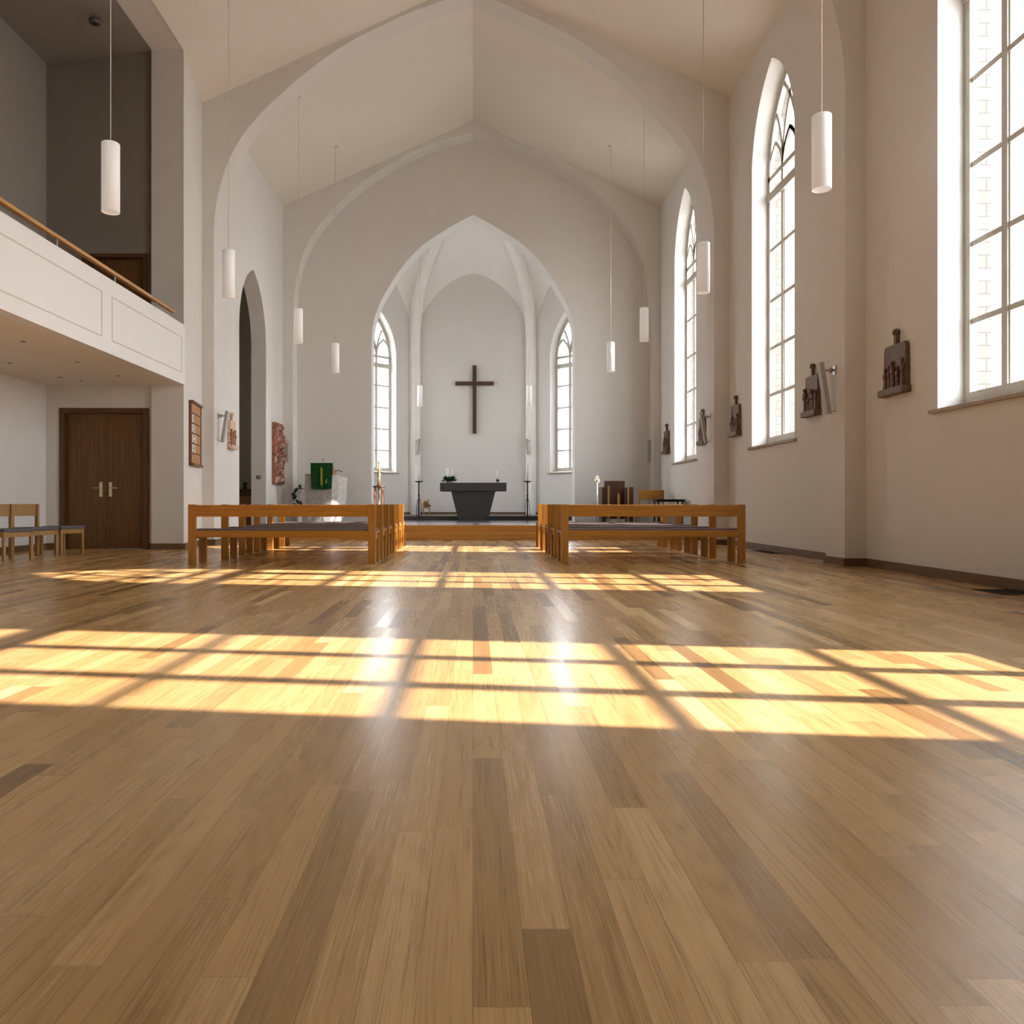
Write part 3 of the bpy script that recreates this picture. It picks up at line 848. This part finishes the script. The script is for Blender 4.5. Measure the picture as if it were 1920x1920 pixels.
def make_station(loc, rz, label, seed, wide=1.0, mats=None):
    """back at y=0, front towards -Y local; origin bottom centre"""
    mb, mf = mats or (M['bronze'], M['bronzefig'])
    t = thing('station_relief', loc, label, 'relief', 'stations on the side walls', rz)
    rnd = random.Random(seed)
    wd = .22 * wide
    bm = bmesh.new()
    prism(bm, [(-wd, .0), (wd, .0), (wd * .97, .50), (wd * .86, .53), (-wd * .82, .53), (-wd * .93, .50)], [], lambda a, b, c: Vector((a, c, b)), -.005, -.055)
    bmesh.ops.bevel(bm, geom=list(bm.edges), offset=.004, segments=1, affect='EDGES')
    finish('tablet', bm, mb, t)
    bm = bmesh.new()
    box(bm, -.028, .028, -.05, -.01, .525, .64, .008); lathe(bm, [(.012, 0), (.04, .015), (.045, .04), (.036, .07), (.01, .085)], 0, -.03, 14, .63)
    finish('finial', bm, mb, t)
    finish('ledge', B(-wd * 1.12, wd * 1.12, -.115, -.005, -.07, .015, bev=.012), mb, t)
    bm = bmesh.new()
    n = 5
    for i in range(n):
        x = (-.75 + 1.5 * i / (n - 1)) * wd
        figure(bm, x, .012, rnd.uniform(.24, .36), -.058 - rnd.uniform(0, .012), rnd.uniform(-.1, .1))
    finish('relief_figures', bm, mf, t)
    return t
RZ = -PI / 2   # faces -X
make_station((W, 9.47, 2.16), RZ, 'bronze relief tablet on the right wall, nearest the camera, left of the big window', 1, 1.15)
make_station((W, 11.8, 2.16), RZ, 'bronze relief tablet just beyond the nearest pilaster, half behind its uplight', 2, 1.0)
make_station((W, 15.25, 2.16), RZ, 'bronze relief tablet between the middle window and the large arch', 3, 1.0)
make_station((W, 17.45, 2.16), RZ, 'bronze relief tablet mostly hidden behind the middle pilaster uplight', 4, 1.0)
make_station((W, 20.7, 2.16), RZ, 'smallest looking bronze relief tablet, at the far end of the right wall', 5, 1.0)
make_station((-5.115, 16.85, 2.02), PI / 2, 'pale pink relief tablet on the left wall beside the pointed passage', 6, .85, (M['terralight'], M['terra']))

# large carved relief on the left wall
t = thing('carved_relief', (-5.1145, 20.75, 1.32), 'tall reddish carved relief on the left wall near the altar', 'relief')
finish('backing_board', B(0.0, .09, -.42, .42, 0, 1.56, bev=.01), M['terra'], t)
bm = bmesh.new(); nx, nzz = 22, 52; g = []
for j in range(nzz + 1):
    rowv = []
    for i in range(nx + 1):
        u, v = i / nx, j / nzz
        e = min(u, 1 - u, v * 2, (1 - v) * 2)
        f = noise.noise(Vector((u * 5, v * 11, 2.3))) + .6 * noise.noise(Vector((u * 13, v * 27, 7.1)))
        dd = .10 + (.11 * max(0, f + .45) + .03 * math.sin(v * 9 + u * 3)) * min(1, e * 8) if e > 0 else .08
        y = -.41 + .82 * u + .02 * math.sin(v * 12); rowv.append(bm.verts.new((dd, y, -.02 + 1.6 * v)))
    g.append(rowv)
for j in range(nzz):
    for i in range(nx):
        f = bm.faces.new((g[j][i], g[j][i + 1], g[j + 1][i + 1], g[j + 1][i]))
        f.material_index = 0
rim = [g[0][i] for i in range(nx + 1)] + [g[j][nx] for j in range(1, nzz + 1)] + [g[nzz][i] for i in range(nx - 1, -1, -1)] + [g[j][0] for j in range(nzz - 1, 0, -1)]
bk = [bm.verts.new((.06, v.co.y, v.co.z)) for v in rim]
for i in range(len(rim)):
    j = (i + 1) % len(rim); bm.faces.new((rim[i], rim[j], bk[j], bk[i]))
o = finish('carved_figures', bm, M['mottled'], t); o['label'] = 'carved face mottled red and cream'

# hymn board
hb_dir = Vector((-5.34 + 5.10, 15.73 - 14.1, 0)).normalized()
hb_rz = math.atan2(hb_dir.y, hb_dir.x)
hb = thing('hymn_board', (-5.10 + hb_dir.x * .88, 14.1 + hb_dir.y * .88, 1.53), 'wooden hymn number board on the white wall right of the pier', 'hymn board', rz=hb_rz)
# local: x along wall away from camera, -y into the room
finish('board_back', B(-.44, .44, -.045, 0.0, .02, 1.12, bev=.003), M['board'], hb)
bm = bmesh.new()
box(bm, -.47, -.43, -.052, 0, 0, 1.15, .004); box(bm, .43, .46, -.06, 0, 0, 1.15, .004)
box(bm, -.47, .48, -.085, 0, -.03, .02, .004); box(bm, -.47, .48, -.085, 0, 1.12, 1.16, .004)
finish('board_frame', bm, M['boarddark'], hb)
for k in range(1, 6):
    finish('card_rail', B(-.43, .43, -.062, -.045, .02 + k * .1833 - .008, .02 + k * .1833 + .008, bev=.002), M['boarddark'], hb)
def card(row, x0, x1, glyph):
    z = .02 + (6 - row) * .1833 + .018
    c = finish('number_card', B(x0, x1, -.052, -.0455, z, z + .135), M['card'], hb)
    bm = bmesh.new(); xm = (x0 + x1) / 2; zm = z + .067; w = (x1 - x0) * .28
    mp = lambda a, b, tt: Vector((xm + a, tt, zm + b))
    if glyph == '11':
        for xx in (-w * .8, w * .8): ribbon(bm, [(xx, -.045), (xx, .045)], .014, mp, -.0535, -.0521)
    elif glyph == '0':
        ribbon(bm, [(w * math.cos(2 * PI * i / 16), .048 * math.sin(2 * PI * i / 16)) for i in range(17)], .022, mp, -.0535, -.0521)
    elif glyph == '7':
        ribbon(bm, [(-w, .045), (w, .045), (w * .1, -.05)], .02, mp, -.0535, -.0521)
    else:
        for zz, rr in ((.024, .020), (-.022, .026)):
            ribbon(bm, [(w * .8 * math.cos(2 * PI * i / 14), zz + rr * math.sin(2 * PI * i / 14)) for i in range(15)], .016, mp, -.0535, -.0521)
    finish('numeral', bm, M['ink'], c)
card(2, -.40, -.26, '11'); card(3, -.41, -.14, '0'); card(4, -.38, -.04, '0'); card(5, -.40, -.12, '8')

# socket plate on the far jamb
t = thing('switch_plate', (-5.30, pc + ph, 1.46), 'small dark switch plate on the side of the passage opening', 'switch')
finish('plate', B(-.055, .055, -.008, 0, -.045, .045, bev=.003), M['fixture'], t)
finish('rocker', B(-.005, .04, -.014, -.008, -.012, .025, bev=.002), M['sconce'], t)

# ------------------------------------------------------------------ cross
t = thing('cross', (0.05, 27.8, 4.0), 'plain dark wooden cross on the apse back wall', 'cross')
bm = bmesh.new()
a = .065
prism(bm, [(-a, -.76), (a, -.76), (a, .91), (.665, .91), (.665, 1.04), (a, 1.04), (a, 1.60), (-a, 1.60), (-a, 1.04), (-.665, 1.04), (-.665, .91), (-a, .91)], [], lambda p, q, c: Vector((p, c, q)), -.11, -.04)
finish('cross_beams', bm, M['crosswood'], t)
bm = bmesh.new()
for x, z in ((0, 1.3), (0, -.4)): cyl(bm, (x, -.04, z), (x, -.004, z), .02, seg=10)
finish('wall_fixing', bm, M['iron'], t)

# ------------------------------------------------------------------ altar
AY = 23.45; PZ = 0.31
t = thing('altar', (0.005, AY, PZ), 'dark stone altar with a thick slab on a tapering block', 'altar')
finish('altar_slab', B(-.975, .975, -.02, .98, .87, 1.115, bev=.006), M['basalt'], t)
bm = bmesh.new()
for z0, z1, w0, w1 in ((.10, .87, .46, .655),):
    vs = []
    for z, w in ((z0, w0), (z1, w1)):
        vs.append([bm.verts.new((x, y, z)) for x, y in ((-w, .06 + (.66 - w) * .3), (w, .06 + (.66 - w) * .3), (w, .9 - (.66 - w) * .3), (-w, .9 - (.66 - w) * .3))])
    for i in range(4): bm.faces.new((vs[0][i], vs[0][(i + 1) % 4], vs[1][(i + 1) % 4], vs[1][i]))
    bm.faces.new(vs[0]); bm.faces.new(vs[1])
bmesh.ops.bevel(bm, geom=list(bm.edges), offset=.006, segments=1, affect='EDGES')
finish('altar_block', bm, M['basalt'], t)
finish('altar_plinth', B(-.44, .44, .08, .88, 0, .10, bev=.004), M['slate'], t)
AT = PZ + 1.115

def leaves(bm, c, n, r, size, seed, up=.5):
    rnd = random.Random(seed)
    for _ in range(n):
        th = rnd.uniform(0, 2 * PI); ph_ = rnd.uniform(.02, up) * PI / 2
        d = Vector((math.cos(th) * math.cos(ph_), math.sin(th) * math.cos(ph_), math.sin(ph_)))
        s = Vector((-math.sin(th), math.cos(th), 0)); b0 = Vector(c) + d * r * rnd.uniform(.15, .7)
        L = size * rnd.uniform(.7, 1.3); w = L * .26; u = d.cross(s)
        p = [b0, b0 + d * L * .45 + s * w + u * .01, b0 + d * L + Vector((0, 0, -L * .15)), b0 + d * L * .45 - s * w + u * .01]
        vs = [bm.verts.new(q) for q in p]; mid = bm.verts.new(b0 + d * L * .5 - u * .012)
        for i in range(4): bm.faces.new((vs[i], vs[(i + 1) % 4], mid))

def candle(x, y, z, h, r, lab, grp=None, name='candle'):
    t = thing(name, (x, y, z), lab, 'candle', grp)
    bm = bmesh.new(); lathe(bm, [(r, 0), (r, h - .006), (r * .85, h), (r * .3, h - .008)], seg=18); finish('wax_body', bm, M['wax'], t)
    bm = bmesh.new(); cyl(bm, (0, 0, h - .01), (0, 0, h + .015), .003, seg=6); finish('wick', bm, M['iron'], t)
    return t
candle(-.765, AY + .3, AT, .43, .032, 'taller of the two white altar candles on the left, nearer the slab end', 'altar candles')
candle(-.625, AY + .3, AT, .41, .032, 'shorter white altar candle on the left, on the cross side of its pair', 'altar candles')
candle(.715, AY + .3, AT, .38, .033, 'single white candle on the right end of the altar', 'altar candles')
for x, n, sz, lab in ((-.70, 60, .12, 'dark green leaves round the pair of altar candles'), (.715, 26, .07, 'small dark green sprig at the foot of the single altar candle')):
    bm = bmesh.new()
    offs = (-.09, .09) if n > 40 else (0,)
    for k, dx in enumerate(offs): leaves(bm, (dx, -.0, .03), n, .10 if n > 40 else .035, sz * 1.15, 11 + k, 1.0)
    o = finish('candle_foliage', bm, M['leaf'], None, loc=(x, AY + .085, AT)); tag(o, lab, 'foliage')

# ------------------------------------------------------------------ candle stands
def candle_stand(x, y, lab, clab):
    t = thing('candle_stand', (x, y, PZ), lab, 'candle stand', 'floor candle stands')
    H = 1.16
    bm = bmesh.new(); cyl(bm, (0, 0, .05), (0, 0, H), .021, seg=12); lathe(bm, [(.028, 0), (.034, .02), (.028, .04)], cz=H * .62, seg=14)
    finish('pole', bm, M['iron'], t)
    bm = bmesh.new(); lathe(bm, [(.045, -.035), (.125, -.01), (.128, .0), (.12, .004)], cz=H, seg=24); finish('drip_tray', bm, M['iron'], t)
    for k in range(3):
        a_ = 2 * PI * k / 3 + .5; c_, s_ = math.cos(a_), math.sin(a_)
        bm = bmesh.new()
        tube(bm, [(.02 * c_, .02 * s_, .66), (.055 * c_, .055 * s_, .55), (.075 * c_, .075 * s_, .35), (.085 * c_, .085 * s_, .12), (.14 * c_, .14 * s_, 0.008)], .009)
        finish('foot', bm, M['iron'], t)
    candle(x, y, PZ + H + .004, .46, .026, clab, 'tall candles on floor stands')
candle_stand(-1.60, 23.6, 'black iron candle stand left of the altar', 'tall white candle on the stand left of the altar')
candle_stand(1.605, 23.6, 'black iron candle stand right of the altar', 'tall white candle on the stand right of the altar')

# small stool with dried flowers by the apse wall
t = thing('small_stool', (-1.60, 27.35, .44), 'small light wooden stool by the apse wall left of the altar', 'stool')
for sx in (-1, 1):
    for sy in (-1, 1): finish('leg', B(sx * .10 - .014, sx * .10 + .014, sy * .10 - .014, sy * .10 + .014, 0, .21, bev=.002), M['chair'], t)
finish('stool_top', B(-.125, .125, -.125, .125, .21, .235, bev=.004), M['chair'], t)
bm = bmesh.new(); leaves(bm, (0, 0, .03), 70, .14, .12, 31, 1.0)
for k in range(9):
    a_ = k * 2.4; ball(bm, (.07 * math.cos(a_), .07 * math.sin(a_), .09 + .02 * k), .035, sub=1)
lathe(bm, [(.05, 0), (.07, .05), (.06, .09)], seg=14)
tag(finish('dried_flower_bunch', bm, M['dried'], None, loc=(-1.60, 27.35, .676)), 'golden dried flower bunch on the small stool', 'flowers')

# ------------------------------------------------------------------ ambo
AX, AYY = -3.86, 20.7
t = thing('ambo', (AX, AYY, PZ), 'grey granite lectern block draped with a green cloth', 'lectern')
bm = bmesh.new(); rings = []
fp = [(-.50, 0), (-.25, -.02), (0, -.03), (.20, -.01), (.34, .12), (.46, .35), (.48, .62), (-.42, .66), (-.52, .35)]
nZ = 16
for k in range(nZ + 1):
    v = k / nZ; z = v * 1.27
    s = .80 + .20 * math.sin(min(1, v * 1.15) * PI / 2); sr = .80 + .24 * math.sin(v * PI * .62)
    ring = []
    for x, y in fp:
        xx = x * (sr if x > 0 else s); zz = z - (.10 * max(0, x - .25) / .25 if k == nZ else 0)
        nn = noise.noise(Vector((x * 4, y * 4 + 3, z * 3))) * .018
        ring.append(bm.verts.new((xx + nn, y + nn, zz)))
    rings.append(ring)
n = len(fp)
for k in range(nZ):
    for i in range(n):
        j = (i + 1) % n; f = bm.faces.new((rings[k][i], rings[k][j], rings[k + 1][j], rings[k + 1][i]))
        f.material_index = 1 if 3 <= i <= 5 else 0
bm.faces.new(rings[0][::-1]); f = bm.faces.new(rings[-1]); f.material_index = 1
finish('stone_block', bm, [M['granite'], M['granite2']], t)
bm = bmesh.new()
mp = lambda a, b, c: Vector((c, a, b))
prism(bm, [(-.06, 1.24), (-.06, 1.52), (-.03, 1.53), (.44, 1.29), (.44, 1.24)], [], mp, -.33, .24)
finish('reading_desk', bm, M['orangewood'], t)
bm = bmesh.new(); g = []
for j in range(15):
    v = j / 14; rowv = []
    for i in range(21):
        u = i / 20; hw = .288 - .028 * v
        y = -.075 - .012 * v - .012 * math.sin(u * 17) * v
        rowv.append(bm.verts.new((-.045 + (u * 2 - 1) * hw, y, 1.545 - .66 * v - .02 * math.sin(u * PI) * (v > .9))))
    g.append(rowv)
for j in range(14):
    for i in range(20): bm.faces.new((g[j][i], g[j][i + 1], g[j + 1][i + 1], g[j + 1][i])).smooth = True
bmesh.ops.solidify(bm, geom=list(bm.faces), thickness=-.008)
box(bm, -.33, .24, -.085, .0, 1.535, 1.55, .004)
cl = finish('green_antependium', bm, M['green'], t); cl['label'] = 'green cloth with a gold band hanging down the front'
bm = bmesh.new()
box(bm, -.062, -.048, -.112, -.104, .98, 1.44); box(bm, -.035, -.022, -.112, -.104, .96, 1.42)
for k in range(9): box(bm, -.058, -.026, -.114, -.106, 1.0 + k * .048, 1.018 + k * .048)
finish('gold_band', bm, M['gold'], cl)
bm = bmesh.new()
mp2 = lambda a, b, c: Vector((a, c, b))
ribbon(bm, [(.07, 1.02), (.085, 1.08), (.10, 1.14)], .010, mp2, -.112, -.104); ribbon(bm, [(.06, 1.11), (.08, 1.06), (.088, 1.02)], .008, mp2, -.112, -.104)
finish('pale_motif', bm, M['paleweave'], cl)
bm = bmesh.new(); tube(bm, [(-.03, .1, 1.46), (-.03, .04, 1.56), (-.022, -.02, 1.62), (-.01, -.05, 1.66)], .008); ball(bm, (-.008, -.055, 1.665), .016, sub=1)
finish('microphone', bm, M['steel'], t)
bm = bmesh.new(); tube(bm, [(.24, .3, 1.34), (.32, .3, 1.38), (.38, .28, 1.345), (.43, .28, 1.35)], .009); finish('side_microphone', bm, M['iron'], t)  # second gooseneck microphone beside the desk, gives no light

bm = bmesh.new()
for k in range(7):
    a_ = k * .9; hgt = .30 + .09 * k; x = .10 * math.cos(a_); y = .08 * math.sin(a_)
    cyl(bm, (0, 0, .2), (x, y, hgt), .006, .004, 6); leaves(bm, (x, y, hgt), 9, .05, .14, 50 + k, 1.2)
leaves(bm, (0, 0, .28), 60, .12, .13, 77, 1.1)
pt = thing('potted_plant', (-4.42, 20.15, PZ), 'dark leafy potted plant left of the granite lectern', 'plant')
finish('foliage', bm, M['leaf'], pt)
bm = bmesh.new(); lathe(bm, [(.08, 0), (.11, .2), (.12, .24), (.10, .24)], seg=18); finish('plant_pot', bm, M['granite2'], pt)

# paschal candle stand
t = thing('plant_stand', (-2.40, 20.4, PZ), 'red brown wooden stand beside the chancel arch, left', 'stand')
for k in range(4):
    a_ = PI / 4 + k * PI / 2; sx, sy = math.cos(a_), math.sin(a_)
    bm = bmesh.new(); sweep(bm, [(sx * .17, sy * .17, 0), (sx * .15, sy * .15, .5), (sx * .13, sy * .13, .92)], .035, .03, (-sy, sx, 0)); finish('leg', bm, M['orangewood'], t)
bm = bmesh.new(); lathe(bm, [(.14, .915), (.155, .92), (.16, .945), (.15, .95)], seg=8); finish('stand_top', bm, M['darkwood'], t)
bm = bmesh.new(); lathe(bm, [(.03, .0), (.022, .25), (.04, .38), (.05, .40), (.02, .42), (.02, .70), (.04, .80), (.025, .92)], seg=12); finish('turned_post', bm, M['steel'], t)
t = thing('decorated_candle', (-2.40, 20.4, PZ + .95), 'gold and white decorated candle on the red brown stand', 'candle')
bm = bmesh.new(); lathe(bm, [(.045, 0), (.05, .05), (.032, .08), (.028, .62), (.02, .63)], seg=16); finish('candle_body', bm, M['dried'], t)
bm = bmesh.new()
rnd = random.Random(5)
for k in range(26):
    a_ = rnd.uniform(0, 2 * PI); z = rnd.uniform(.16, .55); rr = rnd.uniform(.02, .045 + .03 * (z > .35))
    ball(bm, (rr * math.cos(a_), rr * math.sin(a_), z), rnd.uniform(.012, .022), sub=1)
leaves(bm, (0, 0, .42), 22, .04, .07, 91, 1.0)
finish('blossoms', bm, M['petal'], t)

# ------------------------------------------------------------------ seats on the platform, right
t = thing('presider_chair', (3.70, 20.6, PZ), 'large dark brown high-backed armchair on the platform', 'armchair')
finish('backrest', B(-.265, .265, .30, .36, .10, 1.095, bev=.006), M['darkwood'], t)
finish('seat', B(-.265, .265, -.2, .30, .38, .46, bev=.006), M['darkwood'], t)
for s in (-1, 1):
    x0, x1 = sorted((s * .285, s * .40))
    finish('side_panel', B(x0, x1, -.15, .40, 0, .925, bev=.006), M['darkwood'], t)
    x0, x1 = sorted((s * .225, s * .272)); o = finish('front_post', B(x0, x1, -.25, -.2, 0, .955, bev=.004), M['chair'], t); o['label'] = 'pale oak post'
o = finish('center_post', B(-.025, .03, -.26, -.21, 0, .75, bev=.004), M['chair'], t); o['label'] = 'pale short oak post'

t = thing('server_chair', (4.53, 20.5, PZ), 'light oak low-backed chair right of the dark armchair', 'chair')
for s in (-1, 1):
    x0, x1 = sorted((s * .285, s * .32))
    finish('leg', B(x0, x1, -.2, -.15, 0, .845, bev=.004), M['chair'], t); finish('leg', B(x0, x1, .2, .25, 0, .42, bev=.004), M['chair'], t)
finish('backrest', B(-.285, .285, -.195, -.165, .60, .845, bev=.005), M['pew_x'], t)
finish('seat', B(-.32, .32, -.149, .25, .42, .46, bev=.006), M['darkwood'], t)

t = thing('side_table', (4.62, 18.95, PZ), 'low dark table against the right wall by the platform steps', 'table')
finish('table_top', B(-.32, .34, -.25, .25, .54, .60, bev=.004), M['iron'], t)
for sx in (-1, 1):
    for sy in (-1, 1): finish('leg', B(sx * .28 - .02, sx * .28 + .02, sy * .2 - .02, sy * .2 + .02, 0, .54, bev=.003), M['darkwood'], t)

t = thing('processional_staff', (3.10, 20.0, PZ), 'thin steel staff with an ornate round head beside the armchair', 'staff')
bm = bmesh.new(); cyl(bm, (0, 0, .03), (0, 0, 1.02), .014, seg=10); finish('shaft', bm, M['steel'], t)
bm = bmesh.new(); lathe(bm, [(.13, 0), (.13, .02), (.03, .035)], seg=20); finish('foot_plate', bm, M['iron'], t)
bm = bmesh.new(); tor = 20
for i in range(tor):
    a0, a1 = 2 * PI * i / tor, 2 * PI * (i + 1) / tor
    cyl(bm, (.055 * math.cos(a0), 0, 1.075 + .055 * math.sin(a0)), (.055 * math.cos(a1), 0, 1.075 + .055 * math.sin(a1)), .011, seg=6)
ball(bm, (0, 0, 1.08), .035, 1, .6, 1.2); ball(bm, (.03, 0, 1.15), .018); ball(bm, (-.025, 0, 1.16), .02); cyl(bm, (0, 0, 1.1), (.01, 0, 1.21), .009, .003, 8)
finish('ornate_head', bm, M['brass'], t)

# cabinet in the side passage
t = thing('cabinet', (-5.83, 20.6, 0), 'dark wooden cabinet inside the pointed side passage', 'cabinet')
finish('body', B(-.2, .3, -.2, .2, 0, 1.15, bev=.006), M['darkwood'], t)
finish('door', B(-.17, .27, -.215, -.2, .06, 1.0, bev=.004), M['orangewood'], t)
finish('cabinet_top', B(-.22, .32, -.22, .22, 1.15, 1.18, bev=.004), M['darkwood'], t)
bm = bmesh.new(); lathe(bm, [(.04, 0), (.06, .04), (.03, .1), (.04, .14)], seg=12); leaves(bm, (0, 0, .1), 16, .05, .08, 8, 1)
tag(finish('small_vase', bm, M['leaf'], None, loc=(-5.85, 20.5, 1.18)), 'small dark vase of leaves on the passage cabinet', 'vase')

# ------------------------------------------------------------------ fixtures
def vent(x, y, lx, ly, lab):
    t = thing('floor_vent', (x, y, 0), lab, 'vent', 'floor vents')
    bm = bmesh.new()
    for a in ((-lx, lx, -ly, -ly + .02), (-lx, lx, ly - .02, ly), (-lx, -lx + .02, -ly + .02, ly - .02), (lx - .02, lx, -ly + .02, ly - .02)): box(bm, *a, 0, .006)
    finish('vent_frame', bm, M['grille'], t)
    bm = bmesh.new(); n = 12
    for k in range(n):
        yy = -ly + .03 + (2 * ly - .06) * k / (n - 1); box(bm, -lx + .02, lx - .02, yy - .008, yy + .008, 0.0005, .005)
    finish('vent_slats', bm, M['grille'], t)
vent(4.83, 7.25, .17, .22, 'black floor vent by the right wall, nearest the camera')
vent(4.87, 13.3, .10, .45, 'black floor vent by the right wall beyond the nearest pilaster')

for k, (x, y, lab) in enumerate(((44, 640, 'nearest the fascia on the far left'), (145, 678, 'third from the left, below the parapet'), (19, 680, 'by the left frame edge, farther in'),
                      (112, 707, 'darkest one, left of the door corner'), (153, 713, 'closest to the wall above the double door'), (222, 704, 'nearest the pier'))):
    Y = 2.1 * 1500 / (945 - y); X = (x - 887) / 1500 * Y
    X = max(X, -7.45)
    t = thing('recessed_downlight', (X, Y, 2.90), 'round recessed light under the gallery, ' + lab, 'ceiling light', 'recessed lights under the gallery')
    bm = bmesh.new(); lathe(bm, [(.045, -.004), (.055, -.006), (.06, 0)], seg=20); finish('trim_ring', bm, M['fascia'], t)
    bm = bmesh.new(); lathe(bm, [(.02, -.009), (.036, -.008), (.036, -.004)], seg=16); finish('reflector', bm, M['fixture'], t)
t = thing('gallery_ceiling_light', (-6.60, 13.0, 8.655), 'dark round spotlight on the shadowed gallery ceiling', 'ceiling light')
Yg = 13.0
t.location = ((178 - 887) / 1500 * Yg, Yg, 8.655)
bm = bmesh.new(); lathe(bm, [(.05, -.05), (.085, -.05), (.095, -.03), (.095, .0)], seg=20); finish('housing', bm, M['fixture'], t)
bm = bmesh.new(); lathe(bm, [(.03, -.06), (.045, -.055), (.045, -.05)], seg=14); finish('lens', bm, M['grille'], t)

# outside building glimpsed through the nearest window
t = thing('outside_building', (17.5, 26, -.6), 'pale blue grey flat-roofed building outside, seen low in the nearest right window', 'building')
finish('wall', B(-1.6, 9, -4, 8, 0, 5.9), M['outer'], t)
finish('roof', B(-1.7, 9.1, -4.1, 8.1, 5.9, 6.15), M['groove'], t)

t = thing('sun_block_tower', (13.2, 25.4, -.6), 'added unseen brick tower keeping sun off the apse wall', 'tower')  # added out of frame to block sun through the right apse windows
finish('tower_walls', B(-2.3, 2.3, -3.6, 3.2, 0, 17), M['brick'], t)
bm = bmesh.new(); lathe(bm, [(4.4, 17), (4.4, 17.2), (.1, 22)], seg=4); finish('tower_roof', bm, M['slate'], t)
# ------------------------------------------------------------------ light
w = bpy.data.worlds.new('daylight'); SC.world = w; w.use_nodes = True
nt = w.node_tree; bg = nt.nodes['Background']
tc = nt.nodes.new('ShaderNodeTexCoord'); sp = nt.nodes.new('ShaderNodeSeparateXYZ'); nt.links.new(tc.outputs['Generated'], sp.inputs[0])
c = ramp(nt, sp.outputs[2], [(0.0, (1.0, 0.97, 0.95)), (0.35, (0.90, 0.94, 1.0)), (1.0, (0.70, 0.82, 1.0))])
nt.links.new(c, bg.inputs['Color']); bg.inputs['Strength'].default_value = 12.0
w.cycles.sampling_method = 'MANUAL'; w.cycles.sample_map_resolution = 256
L = bpy.data.lights.new('sun', 'SUN'); L.energy = 20; L.angle = math.radians(0.6); L.color = (1.0, 0.86, 0.88)
o = bpy.data.objects.new('sun', L); COL.objects.link(o)
travel = Vector((-1, 0.145, -0.78)); o.rotation_euler = travel.to_track_quat('-Z', 'Y').to_euler(); o.location = (20, -3, 20)

# ------------------------------------------------------------------ camera
cam = bpy.data.cameras.new('camera'); co = bpy.data.objects.new('camera', cam); COL.objects.link(co); SC.camera = co
co.location = (0, 0, EYE); co.rotation_euler = (PI / 2, 0, 0)
cam.sensor_width = 36; cam.lens = 36 * 1500 / 1920
cam.shift_x = 73 / 1920; cam.shift_y = -15 / 1920
cam.clip_end = 300

SC.view_settings.view_transform = 'Standard'; SC.view_settings.look = 'None'
SC.view_settings.gamma = 1; SC.view_settings.exposure = 0.30; SC.view_settings.use_curve_mapping = False
SC.cycles.max_bounces = 12; SC.cycles.diffuse_bounces = 8; SC.cycles.transparent_max_bounces = 16
SC.cycles.use_denoising = True
SC.cycles.sample_clamp_indirect = 6
